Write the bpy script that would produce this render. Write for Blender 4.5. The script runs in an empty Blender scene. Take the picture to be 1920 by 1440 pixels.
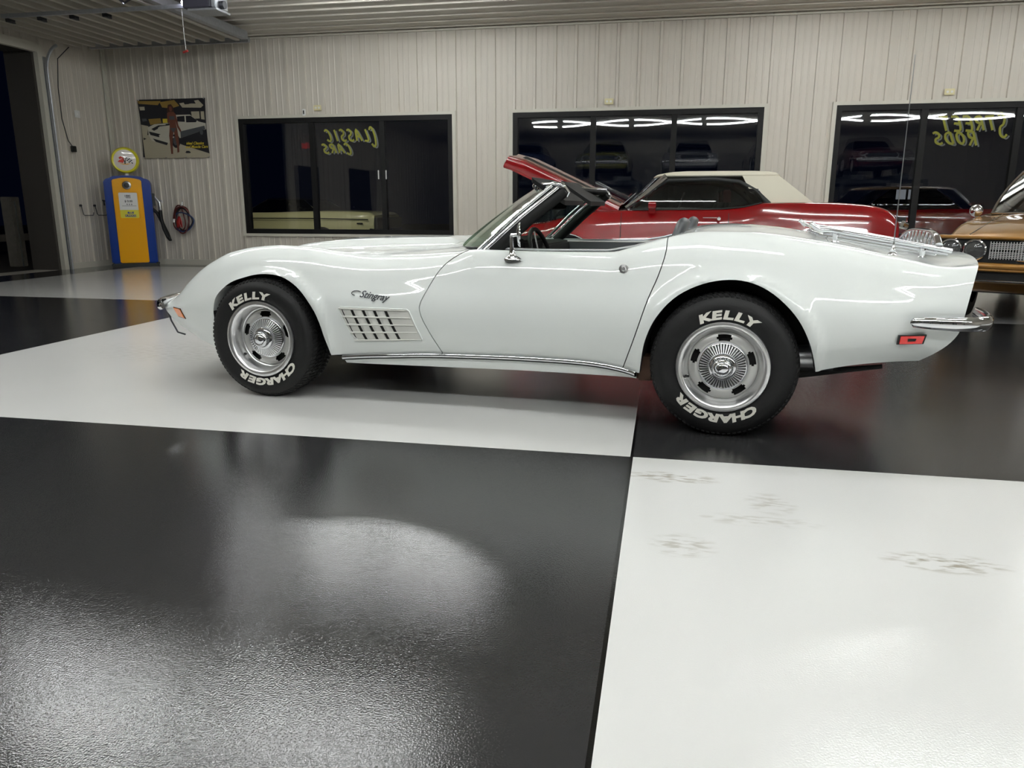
import bpy, bmesh, math, random
import numpy as np
from mathutils import Vector, Matrix
random.seed(4); R = math.radians; PI = math.pi
scene = bpy.context.scene; COL = scene.collection
# ------------------------------------------------------------------ camera
YAW, PITCH, ROLL, CH, FPX = .19646, .22872, .00153, 1.0489, 1417.5
_f = Vector((-math.sin(YAW)*math.cos(PITCH), math.cos(YAW)*math.cos(PITCH), -math.sin(PITCH)))
_r = Vector((math.cos(YAW), math.sin(YAW), 0)); _u = _r.cross(_f)
_r2 = _r*math.cos(ROLL)+_u*math.sin(ROLL); _u2 = -_r*math.sin(ROLL)+_u*math.cos(ROLL)
cd = bpy.data.cameras.new('camera'); cam = bpy.data.objects.new('camera', cd); COL.objects.link(cam)
cd.sensor_width = 36; cd.lens = FPX*36/1920; cd.clip_start = .05; cd.clip_end = 300
m = Matrix((( _r2.x, _u2.x, -_f.x, 0), (_r2.y, _u2.y, -_f.y, 0), (_r2.z, _u2.z, -_f.z, CH), (0, 0, 0, 1)))
cam.matrix_world = m; scene.camera = cam
# ------------------------------------------------------------------ world + view
w = bpy.data.worlds.new('world'); scene.world = w; w.use_nodes = True
w.node_tree.nodes['Background'].inputs[0].default_value = (.0010, .0018, .006, 1)
w.node_tree.nodes['Background'].inputs[1].default_value = .35
vs = scene.view_settings; vs.view_transform = 'Standard'; vs.look = 'None'; vs.gamma = 1; vs.exposure = .80; vs.use_curve_mapping = False
scene.cycles.use_denoising = True; scene.cycles.max_bounces = 8; scene.cycles.diffuse_bounces = 4; scene.cycles.glossy_bounces = 4; scene.cycles.use_adaptive_sampling = True; scene.cycles.adaptive_threshold = .025
scene.cycles.transparent_max_bounces = 16; scene.cycles.sample_clamp_indirect = 6
scene.cycles.caustics_reflective = False; scene.cycles.caustics_refractive = False
TUBE_POWER = 34.0
# ------------------------------------------------------------------ materials
MATS = {}
def mat(name, col, rough=.5, metal=0, coat=0, emit=None, es=1, bump=None, trans=0, ior=1.5, spec=.5, noise=None, alpha=1):
    m = bpy.data.materials.new(name); m.use_nodes = True; nt = m.node_tree; b = nt.nodes['Principled BSDF']
    b.inputs['Base Color'].default_value = (*col, 1); b.inputs['Roughness'].default_value = rough
    b.inputs['Metallic'].default_value = metal; b.inputs['Coat Weight'].default_value = coat
    b.inputs['Coat Roughness'].default_value = .015; b.inputs['IOR'].default_value = ior
    b.inputs['Specular IOR Level'].default_value = spec; b.inputs['Transmission Weight'].default_value = trans
    if emit: b.inputs['Emission Color'].default_value = (*emit, 1); b.inputs['Emission Strength'].default_value = es
    if noise:   # (scale, amount) colour mottling that belongs to the material itself
        tc = nt.nodes.new('ShaderNodeTexCoord'); n = nt.nodes.new('ShaderNodeTexNoise'); n.inputs['Scale'].default_value = noise[0]
        n.inputs['Detail'].default_value = 5; nt.links.new(tc.outputs['Object'], n.inputs['Vector'])
        mx = nt.nodes.new('ShaderNodeMix'); mx.data_type = 'RGBA'
        mx.inputs[6].default_value = (*[c*(1-noise[1]) for c in col], 1); mx.inputs[7].default_value = (*[min(1, c*(1+noise[1])) for c in col], 1)
        nt.links.new(n.outputs['Fac'], mx.inputs[0]); nt.links.new(mx.outputs[2], b.inputs['Base Color'])
    if bump:    # (scale, strength)
        tc = nt.nodes.new('ShaderNodeTexCoord'); n = nt.nodes.new('ShaderNodeTexNoise'); n.inputs['Scale'].default_value = bump[0]
        n.inputs['Detail'].default_value = 3; nt.links.new(tc.outputs['Object'], n.inputs['Vector'])
        bp = nt.nodes.new('ShaderNodeBump'); bp.inputs['Strength'].default_value = bump[1]; bp.inputs['Distance'].default_value = .01
        nt.links.new(n.outputs['Fac'], bp.inputs['Height']); nt.links.new(bp.outputs[0], b.inputs['Normal'])
    MATS[name] = m; return m
def glass(name, tint, refl=1.0, ior=1.5, rough=.0):
    m = bpy.data.materials.new(name); m.use_nodes = True; nt = m.node_tree; nt.nodes.clear()
    o = nt.nodes.new('ShaderNodeOutputMaterial'); t = nt.nodes.new('ShaderNodeBsdfTransparent'); g = nt.nodes.new('ShaderNodeBsdfGlossy')
    fr = nt.nodes.new('ShaderNodeFresnel'); mx = nt.nodes.new('ShaderNodeMixShader'); mul = nt.nodes.new('ShaderNodeMath'); mul.operation = 'MULTIPLY'
    fr.inputs['IOR'].default_value = ior; mul.inputs[1].default_value = refl; mul.use_clamp = True
    t.inputs[0].default_value = (*tint, 1); g.inputs[0].default_value = (1, 1, 1, 1); g.inputs['Roughness'].default_value = rough
    nt.links.new(fr.outputs[0], mul.inputs[0]); nt.links.new(mul.outputs[0], mx.inputs[0])
    nt.links.new(t.outputs[0], mx.inputs[1]); nt.links.new(g.outputs[0], mx.inputs[2]); nt.links.new(mx.outputs[0], o.inputs[0])
    MATS[name] = m; return m
M = MATS
mat('white_paint', (.84, .875, .855), .5, coat=1, spec=.3)
mat('red_paint', (.22, .0015, .004), .16, coat=1)
mat('gold_paint', (.34, .165, .032), .32, metal=.3, coat=1)
mat('cream_paint', (.88, .85, .44), .3, coat=.8)
mat('black_paint', (.006, .006, .007), .2, coat=1)
mat('darkred_paint', (.10, .006, .01), .25, coat=1)
mat('olive_paint', (.22, .21, .03), .25, coat=1)
mat('silver_paint', (.35, .36, .38), .3, metal=.5, coat=1)
mat('chrome', (.82, .83, .86), .05, metal=1)
mat('steel', (.55, .56, .58), .28, metal=1)
mat('rally_silver', (.72, .72, .70), .35, metal=.45)
mat('polished', (.92, .92, .93), .3, metal=1)
mat('lamp_reflector', (.85, .85, .85), .28, metal=.7)
mat('rubber', (.007, .007, .0075), .6, spec=.35, bump=(180, .08))
mat('letter_white', (.75, .73, .66), .6)
mat('black_vinyl', (.006, .006, .006), .6, bump=(120, .1), spec=.25)
mat('black_plastic', (.006, .008, .008), .5)
mat('black_matte', (.004, .004, .004), .8)
mat('grey_vinyl', (.06, .065, .07), .4, bump=(80, .1))
mat('grey_trim', (.10, .105, .11), .4)
mat('under_black', (.010, .010, .010), .7)
mat('rust_brown', (.10, .05, .03), .7, noise=(20, .5))
mat('vent_cream', (.74, .74, .70), .4)
mat('amber_lens', (.9, .22, .02), .15, coat=1, spec=.6)
mat('red_lens', (.85, .008, .008), .15, coat=1, emit=(1, .01, .01), es=.0)
mat('mirror_glass', (.9, .9, .9), .01, metal=1)
mat('top_canvas', (.76, .72, .59), .8, bump=(300, .1))
mat('red_vinyl', (.20, .006, .008), .4)
mat('paper', (.75, .78, .85), .7)
mat('red_print', (.6, .05, .03), .7)
glass('screen_glass', (.66, .80, .70), .6)
glass('car_glass', (.22, .25, .25), 1.2)
glass('window_glass', (.92, .93, .94), 1.5)
mat('lamp_glass', (.95, .95, .95), .02, trans=.93, coat=1)
mat('wall_metal', (.60, .56, .49), .42, spec=.4, noise=(3, .03))
mat('ceiling_metal', (.60, .57, .50), .45, spec=.4, noise=(3, .03))
mat('door_metal', (.46, .43, .36), .42, noise=(4, .04))
mat('wall_trim', (.58, .56, .48), .4)
mat('window_frame_black', (.006, .006, .006), .55, spec=.25)
mat('galvanised', (.42, .44, .47), .4, metal=.8, noise=(25, .2))
mat('dark_steel', (.05, .052, .06), .45, metal=.6)
mat('yellow_paint_marker', (.62, .60, .05), .6)
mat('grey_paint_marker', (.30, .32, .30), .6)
mat('pump_blue', (.003, .035, .25), .25, spec=.35)
mat('pump_yellow', (.85, .40, .004), .22, spec=.35)
mat('globe_yellow', (.72, .66, .03), .3, coat=.5)
mat('globe_white', (.72, .66, .60), .3, coat=.6)
mat('outlet_ivory', (.70, .64, .38), .5)
mat('white_plastic', (.75, .75, .73), .4)
mat('red_plastic', (.28, .015, .012), .45)
mat('red_cable', (.09, .012, .010), .5)
mat('navy_paint', (.02, .04, .12), .3)
mat('outside_ground', (.035, .028, .022), .9, noise=(2, .4))
mat('wood_post', (.22, .20, .165), .85, noise=(8, .3))
mat('dark_soffit', (.045, .04, .034), .8)
mat('concrete_edge', (.35, .33, .29), .8)
mat('tube_light', (1, 1, 1), .5, emit=(.97, 1.0, 1.0), es=TUBE_POWER)
mat('coupe_fill_light', (1, 1, 1), .5, emit=(1, .95, .85), es=160)  # glow of the lamp added outside for the cream coupe
mat('bulb_light', (1, 1, 1), .5, emit=(.80, .78, 1.0), es=50)
mat('fixture_white', (.75, .75, .73), .4)
mat('opener_grey', (.03, .03, .045), .5)
mat('bn_black', (.012, .012, .016), .6); mat('bn_cream', (.42, .38, .28), .6); mat('bn_white', (.50, .48, .40), .6)
mat('bn_skin', (.15, .05, .03), .6); mat('bn_hair', (.05, .018, .012), .6); mat('bn_yellow', (.65, .50, .04), .6); mat('bn_grey', (.07, .075, .08), .6)
mat('bn_ochre', (.28, .18, .04), .6)
mat('exit_red', (.5, .01, .01), .4, emit=(1, .03, .02), es=1.2)
mat('lift_steel', (.05, .055, .06), .5)

def floor_material():
    m = bpy.data.materials.new('checker_floor'); m.use_nodes = True; nt = m.node_tree; b = nt.nodes['Principled BSDF']; L = nt.links.new
    def N(t, **k):
        n = nt.nodes.new(t)
        for a, v in k.items(): setattr(n, a, v)
        return n
    def MA(op, a, bb=None, clamp=False):
        n = N('ShaderNodeMath', operation=op); n.use_clamp = clamp
        for i, v in enumerate((a, bb)):
            if v is None: continue
            if isinstance(v, (int, float)): n.inputs[i].default_value = v
            else: L(v, n.inputs[i])
        return n.outputs[0]
    geo = N('ShaderNodeNewGeometry'); sp = N('ShaderNodeSeparateXYZ'); L(geo.outputs['Position'], sp.inputs[0]); X, Y = sp.outputs[0], sp.outputs[1]
    S = 4.6257
    fx = MA('MODULO', MA('FLOOR', MA('DIVIDE', MA('ADD', X, .0997+S*20), S)), 2)
    fy = MA('MODULO', MA('FLOOR', MA('DIVIDE', MA('ADD', Y, -3.1589+S*21), S)), 2)
    black = MA('SUBTRACT', 1, MA('ABSOLUTE', MA('SUBTRACT', fx, fy)))
    # black where (ix + iy) is even: ix is offset by 20 and iy by 21, so parity differs by one
    black = MA('SUBTRACT', 1, black)
    big = N('ShaderNodeTexNoise'); big.inputs['Scale'].default_value = .9; big.inputs['Detail'].default_value = 6; L(geo.outputs['Position'], big.inputs['Vector'])
    wr = N('ShaderNodeMix', data_type='RGBA'); wr.inputs[6].default_value = (.69, .69, .67, 1); wr.inputs[7].default_value = (.78, .78, .77, 1); L(big.outputs['Fac'], wr.inputs[0])
    br = N('ShaderNodeMix', data_type='RGBA'); br.inputs[6].default_value = (.020, .020, .021, 1); br.inputs[7].default_value = (.034, .034, .035, 1); L(big.outputs['Fac'], br.inputs[0])
    # scuffs and stains with a place and outline of their own
    fine = N('ShaderNodeTexNoise'); fine.inputs['Scale'].default_value = 14; fine.inputs['Detail'].default_value = 6
    mp = N('ShaderNodeMapping'); mp.inputs['Scale'].default_value = (1, 3.2, 1); mp.inputs['Rotation'].default_value = (0, 0, .35)
    L(geo.outputs['Position'], mp.inputs[0]); L(mp.outputs[0], fine.inputs['Vector'])
    tot = None
    for (sx, sy, rx, ry, amt) in STAINS:
        d = MA('ADD', MA('POWER', MA('DIVIDE', MA('SUBTRACT', X, sx), rx), 2), MA('POWER', MA('DIVIDE', MA('SUBTRACT', Y, sy), ry), 2))
        k = MA('MULTIPLY', MA('SUBTRACT', 1, d, True), amt); tot = k if tot is None else MA('MAXIMUM', tot, k)
    st = MA('MULTIPLY', tot, MA('MULTIPLY', MA('SUBTRACT', fine.outputs['Fac'], .47, True), 7, True), True)
    ws = N('ShaderNodeMix', data_type='RGBA'); L(st, ws.inputs[0]); L(wr.outputs[2], ws.inputs[6]); ws.inputs[7].default_value = (.36, .33, .27, 1)
    mx = N('ShaderNodeMix', data_type='RGBA'); L(black, mx.inputs[0]); L(ws.outputs[2], mx.inputs[6]); L(br.outputs[2], mx.inputs[7])
    joint = MA('LESS_THAN', MA('ABSOLUTE', MA('ADD', X, .0997)), .006)
    mj = N('ShaderNodeMix', data_type='RGBA'); L(joint, mj.inputs[0]); L(mx.outputs[2], mj.inputs[6]); mj.inputs[7].default_value = (.004, .004, .004, 1)
    L(mj.outputs[2], b.inputs['Base Color'])
    rr = N('ShaderNodeMapRange'); rr.inputs[1].default_value = .3; rr.inputs[2].default_value = .7; rr.inputs[3].default_value = .03; rr.inputs[4].default_value = .075
    n2 = N('ShaderNodeTexNoise'); n2.inputs['Scale'].default_value = 2.3; n2.inputs['Detail'].default_value = 8; L(geo.outputs['Position'], n2.inputs['Vector'])
    L(n2.outputs['Fac'], rr.inputs[0]); L(MA('ADD', rr.outputs[0], MA('MULTIPLY', black, .01)), b.inputs['Roughness'])
    n3 = N('ShaderNodeTexNoise'); n3.inputs['Scale'].default_value = 210; n3.inputs['Detail'].default_value = 2; L(geo.outputs['Position'], n3.inputs['Vector'])
    bp = N('ShaderNodeBump'); bp.inputs['Strength'].default_value = .13; bp.inputs['Distance'].default_value = .004; L(n3.outputs['Fac'], bp.inputs['Height']); L(bp.outputs[0], b.inputs['Normal'])
    b.inputs['Coat Weight'].default_value = 0; b.inputs['IOR'].default_value = 1.5
    MATS['floor'] = m
STAINS = [(.88, 2.33, .20, .08, 1), (.06, 2.93, .22, .07, 1), (.42, 2.72, .10, .12, .5), (1.5, 2.0, .3, .12, .5), (.1, 2.3, .12, .1, .6), (-3.4, 5.0, 1.0, .5, .25), (.35, 2.55, .25, .06, .4)]
floor_material()
# ------------------------------------------------------------------ mesh helpers
class MB:
    def __init__(s): s.v = []; s.f = []; s.m = []; s.cm = 0
    def add(s, vs_, fs):
        o = len(s.v); s.v += [tuple(map(float, p)) for p in vs_]; s.f += [tuple(i+o for i in f) for f in fs]; s.m += [s.cm]*len(fs); return s
    def box(s, a, b, M4=None):
        x0, y0, z0 = a; x1, y1, z1 = b
        vv = [(x0,y0,z0),(x1,y0,z0),(x1,y1,z0),(x0,y1,z0),(x0,y0,z1),(x1,y0,z1),(x1,y1,z1),(x0,y1,z1)]
        if M4: vv = [tuple(M4 @ Vector(p)) for p in vv]
        return s.add(vv, [(0,3,2,1),(4,5,6,7),(0,1,5,4),(1,2,6,5),(2,3,7,6),(3,0,4,7)])
    def tube(s, pts, r, n=10, closed=False, caps=True, flat=None):
        P = [Vector(p) for p in pts]; k = len(P); rs = r if isinstance(r, (list, tuple)) else [r]*k
        up = None; rings = []
        for i in range(k):
            a = P[(i-1) % k] if (closed or i) else P[i]; b = P[(i+1) % k] if (closed or i < k-1) else P[i]
            t = (b-a).normalized()
            if up is None:
                up = Vector((0,0,1)) if abs(t.z) < .9 else Vector((1,0,0))
            u = (up-t*up.dot(t)).normalized(); w_ = t.cross(u); up = u
            fl = flat or (1, 1)
            rings.append([P[i]+u*math.cos(2*PI*j/n)*rs[i]*fl[0]+w_*math.sin(2*PI*j/n)*rs[i]*fl[1] for j in range(n)])
        vv = [p for rg in rings for p in rg]; ff = []
        for i in range(k if closed else k-1):
            for j in range(n):
                a, b = i*n+j, i*n+(j+1) % n; c, d = ((i+1) % k)*n+(j+1) % n, ((i+1) % k)*n+j; ff.append((a, b, c, d))
        if caps and not closed: ff += [tuple(range(n-1, -1, -1)), tuple(range((k-1)*n, k*n))]
        return s.add(vv, ff)
    def cyl(s, a, b, r, r2=None, n=24): return s.tube([a, b], [r, r if r2 is None else r2], n)
    def lathe(s, prof, c=(0,0,0), axis='y', n=64, cap=False):   # prof: (r, offset along axis)
        vv = []; ff = []; k = len(prof)
        for i in range(n):
            t = 2*PI*i/n; cs, sn = math.cos(t), math.sin(t)
            for (r, h) in prof:
                p = {'y': (r*cs, h, r*sn), 'z': (r*cs, r*sn, h), 'x': (h, r*cs, r*sn)}[axis]; vv.append((c[0]+p[0], c[1]+p[1], c[2]+p[2]))
        for i in range(n):
            for j in range(k-1):
                a = i*k+j; b = ((i+1) % n)*k+j
                ff.append((a, a+1, b+1, b))
        return s.add(vv, ff)
    def prism(s, poly, z0, z1, fn=None):   # poly in 2-D; fn(u,v,w)->xyz
        fn = fn or (lambda u, v, w_: (u, v, w_)); n = len(poly)
        vv = [fn(u, v, z0) for u, v in poly]+[fn(u, v, z1) for u, v in poly]
        return s.add(vv, [tuple(range(n-1, -1, -1)), tuple(range(n, 2*n))]+[(i, (i+1) % n, n+(i+1) % n, n+i) for i in range(n)])
    def grid(s, rows, closed_u=False):
        k = len(rows[0]); n = len(rows); vv = [p for r_ in rows for p in r_]; ff = []
        for i in range(n-1):
            for j in range(k if closed_u else k-1):
                a = i*k+j; b = i*k+(j+1) % k; ff.append((a, b, b+k, a+k))
        return s.add(vv, ff)
    def mesh(s, name, mats, smooth=35, recalc=True, bevel=0):
        me = bpy.data.meshes.new(name); me.from_pydata(s.v, [], s.f)
        for m_ in (mats if isinstance(mats, (list, tuple)) else [mats]): me.materials.append(MATS[m_] if isinstance(m_, str) else m_)
        for p, k in zip(me.polygons, s.m): p.material_index = k
        if recalc or bevel:
            bm = bmesh.new(); bm.from_mesh(me)
            if bevel:
                bmesh.ops.remove_doubles(bm, verts=bm.verts, dist=1e-5)
                bmesh.ops.bevel(bm, geom=[e for e in bm.edges if len(e.link_faces) == 2 and e.calc_face_angle(0) > .6], offset=bevel, segments=2, affect='EDGES', clamp_overlap=True)
            if recalc: bmesh.ops.recalc_face_normals(bm, faces=bm.faces)
            bm.to_mesh(me); bm.free()
        if smooth:
            for p in me.polygons: p.use_smooth = True
            me.set_sharp_from_angle(angle=R(smooth))
        me.update(); return me
    def build(s, name, mats, parent=None, smooth=35, recalc=True, bevel=0, loc=None, rot=None, **props):
        return link(name, s.mesh(name, mats, smooth, recalc, bevel), parent, loc, rot, **props)
def link(name, me, parent=None, loc=None, rot=None, **props):
    o = bpy.data.objects.new(name, me); COL.objects.link(o)
    if parent: o.parent = parent
    if loc: o.location = loc
    if rot: o.rotation_euler = rot
    for k, v in props.items():
        if v is not None: o[k] = v
    return o
def thing(name, label, cat, loc=(0,0,0), rz=0, group=None):
    o = bpy.data.objects.new(name, None); COL.objects.link(o); o.location = loc; o.rotation_euler = (0, 0, rz); o.empty_display_size = .1
    o['label'] = label; o['category'] = cat
    if group: o['group'] = group
    return o
def part(name, parent, loc=(0,0,0), rot=None, label=None):
    o = bpy.data.objects.new(name, None); COL.objects.link(o); o.parent = parent; o.location = loc; o.empty_display_size = .05
    if rot: o.rotation_euler = rot
    if label: o['label'] = label
    return o
def copy_tree(o, parent=None):
    c = o.copy(); COL.objects.link(c)
    if parent: c.parent = parent
    for ch in list(o.children): copy_tree(ch, c)
    return c
def text_geo(txt, size=1, ext=.0, shear=0, align='CENTER', bold=0):
    cu = bpy.data.curves.new('t', 'FONT'); cu.body = txt; cu.size = size; cu.extrude = ext; cu.shear = shear; cu.align_x = align; cu.align_y = 'CENTER'
    cu.offset = bold; cu.resolution_u = 3
    ob = bpy.data.objects.new('t', cu); me = bpy.data.meshes.new_from_object(ob)
    vv = [tuple(v.co) for v in me.vertices]; ff = [tuple(p.vertices) for p in me.polygons]
    bpy.data.objects.remove(ob); bpy.data.curves.remove(cu); bpy.data.meshes.remove(me); return vv, ff
def pchip(tab):
    x = np.array([t[0] for t in tab], float); y = np.array([t[1] for t in tab], float); h = np.diff(x); d = np.diff(y)/h; mm = np.zeros(len(x))
    for i in range(1, len(x)-1):
        if d[i-1]*d[i] > 0: w1, w2 = 2*h[i]+h[i-1], h[i]+2*h[i-1]; mm[i] = (w1+w2)/(w1/d[i-1]+w2/d[i])
    mm[0] = d[0]; mm[-1] = d[-1]
    def f(q):
        q = min(max(q, x[0]), x[-1]); i = min(int(np.searchsorted(x, q, 'right'))-1, len(x)-2); t = (q-x[i])/h[i]
        return float((2*t**3-3*t*t+1)*y[i]+(t**3-2*t*t+t)*h[i]*mm[i]+(-2*t**3+3*t*t)*y[i+1]+(t**3-t*t)*h[i]*mm[i+1])
    return f
def smooth(x, a=0, b=1):
    t = min(max((x-a)/(b-a), 0), 1); return t*t*(3-2*t)
def catmull(P, seg):   # centripetal spline through 2-D points, seg samples per span
    P = [np.array(p, float) for p in P]; E = [2*P[0]-P[1]]+P+[2*P[-1]-P[-2]]; out = []
    for i in range(1, len(E)-2):
        p0, p1, p2, p3 = E[i-1:i+3]; t0 = 0; t1 = t0+max(np.linalg.norm(p1-p0), 1e-4)**.5; t2 = t1+max(np.linalg.norm(p2-p1), 1e-4)**.5; t3 = t2+max(np.linalg.norm(p3-p2), 1e-4)**.5
        for k in range(seg):
            t = t1+(t2-t1)*k/seg
            a1 = (t1-t)/(t1-t0)*p0+(t-t0)/(t1-t0)*p1; a2 = (t2-t)/(t2-t1)*p1+(t-t1)/(t2-t1)*p2; a3 = (t3-t)/(t3-t2)*p2+(t-t2)/(t3-t2)*p3
            b1 = (t2-t)/(t2-t0)*a1+(t-t0)/(t2-t0)*a2; b2 = (t3-t)/(t3-t1)*a2+(t-t1)/(t3-t1)*a3
            out.append((t2-t)/(t2-t1)*b1+(t-t1)/(t2-t1)*b2)
    out.append(P[-1]); return out
def boolean(me, cutters, op='DIFFERENCE'):
    ob = bpy.data.objects.new('tmpb', me); COL.objects.link(ob); cs = []
    for c in cutters:
        co = bpy.data.objects.new('tmpc', c); COL.objects.link(co); cs.append(co)
        md = ob.modifiers.new('b', 'BOOLEAN'); md.operation = op; md.object = co; md.solver = 'EXACT'
    dg = bpy.context.evaluated_depsgraph_get(); dg.update()
    out = bpy.data.meshes.new_from_object(ob.evaluated_get(dg))
    for o in [ob]+cs: bpy.data.objects.remove(o)
    for p in out.polygons: p.use_smooth = True
    out.set_sharp_from_angle(angle=R(38)); return out
def offset_poly(P, d):
    n = len(P); A = sum(P[i][0]*P[(i+1) % n][1]-P[(i+1) % n][0]*P[i][1] for i in range(n)); sg = 1 if A > 0 else -1; out = []
    for i in range(n):
        a, b, c = Vector(P[i-1]), Vector(P[i]), Vector(P[(i+1) % n]); e1 = (b-a).normalized(); e2 = (c-b).normalized()
        n1 = Vector((e1.y, -e1.x))*sg; n2 = Vector((e2.y, -e2.x))*sg; q = (n1+n2); q = q/max(q.length_squared/2, .5)
        out.append(tuple(b+q*d))
    return out
# ================================================================== the room
XL, YB, ZC, XR, YF = -10.17, 12.959, 3.93, 13.0, -7.8
P_RIB = .3355
def rib_profile(a, b, ph=0, deep=.028):   # points (s, depth) of the ribbed sheet between a and b; depth grows into the room
    base = [(0, 0), (.007, 1), (.046, 1), (.053, 0), (.128, 0), (.137, .15), (.150, .15), (.159, 0), (.226, 0), (.235, .15), (.248, .15), (.257, 0)]
    pts = []; k0 = int(math.floor((a-ph)/P_RIB))-1; k1 = int(math.ceil((b-ph)/P_RIB))+1
    for k in range(k0, k1):
        for s, d in base: pts.append((ph+k*P_RIB+s, d*deep))
    def at(x):
        for (p, q) in zip(pts, pts[1:]):
            if p[0] <= x <= q[0]: return p[1]+(q[1]-p[1])*(x-p[0])/(q[0]-p[0])
    return [(a, at(a))]+[p for p in pts if a < p[0] < b]+[(b, at(b))]
def sheet(mb, a, b, z0, z1, fn, ph=0):
    pr = rib_profile(a, b, ph); mb.grid([[fn(s, d, z0) for s, d in pr], [fn(s, d, z1) for s, d in pr]])
    n = len(pr)
WINS = [(-7.55, -3.60, (-6.17, -4.865)), (-2.57, 1.42, (-1.235, .055)), (2.47, 6.35, (3.735, 5.03))]
WZ0, WZ1 = .585, 2.585
mb = MB(); fn = lambda s, d, z: (s, YB-d, z); PH = -6.264
xs = XL
for a, b, _ in WINS:
    sheet(mb, xs, a, 0, ZC, fn, PH); sheet(mb, a, b, 0, WZ0, fn, PH); sheet(mb, a, b, WZ1, ZC, fn, PH); xs = b
sheet(mb, xs, XR, 0, ZC, fn, PH)
mb.build('wall_back', 'wall_metal', smooth=0, recalc=False, kind='structure')
mb = MB(); fn = lambda s, d, z: (XL+d, s, z)
GY0, GY1, GZ = 6.3, 11.40, 3.52
sheet(mb, GY1, YB, 0, ZC, fn, .06); sheet(mb, GY0, GY1, GZ, ZC, fn, .06); sheet(mb, 5.75, GY0, 0, ZC, fn, .06); sheet(mb, 4.55, 5.75, 2.2, ZC, fn, .06); sheet(mb, YF, 4.55, 0, ZC, fn, .06)
mb.build('wall_left', 'wall_metal', smooth=0, recalc=False, kind='structure')
mb = MB(); sheet(mb, YF, YB, 0, ZC, lambda s, d, z: (XR-d, s, z)); mb.build('wall_right', 'wall_metal', smooth=0, recalc=False, kind='structure')
mb = MB(); sheet(mb, XL, XR, 0, ZC, lambda s, d, z: (s, YF+d, z)); mb.build('wall_front', 'wall_metal', smooth=0, recalc=False, kind='structure')
mb = MB(); sheet(mb, YF, YB, XL, XR, lambda s, d, z: (z, s, ZC-d*.8)); mb.build('ceiling', 'ceiling_metal', smooth=0, recalc=False, kind='structure')
mb = MB(); mb.box((XL, YF, -.12), (XR, YB+.02, 0)); mb.build('floor', 'floor', smooth=0, kind='structure')
mb = MB(); mb.box((XL-30, YF-10, -.20), (XR+20, YB+40, -.06)); mb.build('outside_ground', 'outside_ground', smooth=0, kind='structure')
# base trims and corner, ceiling trims
mb = MB(); mb.box((XL, YB-.045, 0), (XR, YB-.03, .10)); mb.build('baseboard_back', 'wall_trim', smooth=0, kind='structure')
mb = MB(); mb.box((XL+.03, GY1+.12, 0), (XL+.045, YB-.045, .10)); mb.build('baseboard_left', 'wall_trim', smooth=0, kind='structure')
mb = MB(); mb.box((XL+.03, YB-.09, 0), (XL+.05, YB-.03, ZC)); mb.box((XL+.03, YB-.05, 0), (XL+.09, YB-.03, ZC)); mb.build('trim_1', 'wall_trim', smooth=0, kind='structure')
mb = MB(); mb.box((XL, YB-.06, ZC-.045), (XR, YB-.028, ZC-.02)); mb.build('trim_2', 'wall_trim', smooth=0, kind='structure')
# windows: trim, black frame, mullions, two pillowed panes each
for wi, (a, b, mul) in enumerate(WINS):
    root = bpy.data.objects.new('window_%d' % (wi+1), None); COL.objects.link(root); root.location = ((a+b)/2, YB, WZ0); root['kind'] = 'structure'
    cx = (a+b)/2; h = WZ1-WZ0; hw = (b-a)/2
    t = MB(); o = .055
    t.box((-hw-o, -.05, h-.004), (hw+o, -.018, h+.045)); t.box((-hw-o, -.05, -.045), (hw+o, -.018, .004))
    t.box((-hw-o, -.049, -.045), (-hw+.004, -.019, h+.045)); t.box((hw-.004, -.049, -.045), (hw+o, -.019, h+.045))
    t.build('window_trim', 'wall_trim', root, smooth=0)
    t = MB(); fw = .085
    t.box((-hw, -.035, h-fw), (hw, .09, h)); t.box((-hw, -.035, 0), (hw, .09, fw)); t.box((-hw, -.034, 0), (-hw+fw, .089, h)); t.box((hw-fw, -.034, 0), (hw, .089, h))
    t.build('window_frame', 'window_frame_black', root, smooth=0)
    ed = [a+fw-.02]+list(mul)+[b-fw+.02]
    for k, mx in enumerate(mul):
        t = MB(); t.box((mx-cx-.045, -.02, fw-.02), (mx-cx+.045, .07, h-fw+.02)); t.build('mullion', 'window_frame_black', root, smooth=0)
        t = MB()
        for sx in (-.11, .03): t.box((mx-cx+sx+.02, -.045, .95), (mx-cx+sx+.035, -.0195, 1.10))
        if wi == 0 and k == 1: t.build('window_latch', 'white_plastic', root, smooth=0, bevel=.002)
    for k in range(3):
        x0, x1 = ed[k]-cx+.01, ed[k+1]-cx-.01; z0, z1 = fw-.02, h-fw+.02; g = MB(); n = 14
        for dep, sg in ((.012, -1), (.034, 1)):
            rows = []
            for j in range(n+1):
                v = j/n; rows.append([(x0+(x1-x0)*i/n, dep+sg*.0019*(1-(2*i/n-1)**2)*(1-(2*v-1)**2), z0+(z1-z0)*v) for i in range(n+1)])
            g.grid(rows)
        g.build('window_pane', 'window_glass', root, smooth=60, recalc=False)
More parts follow.
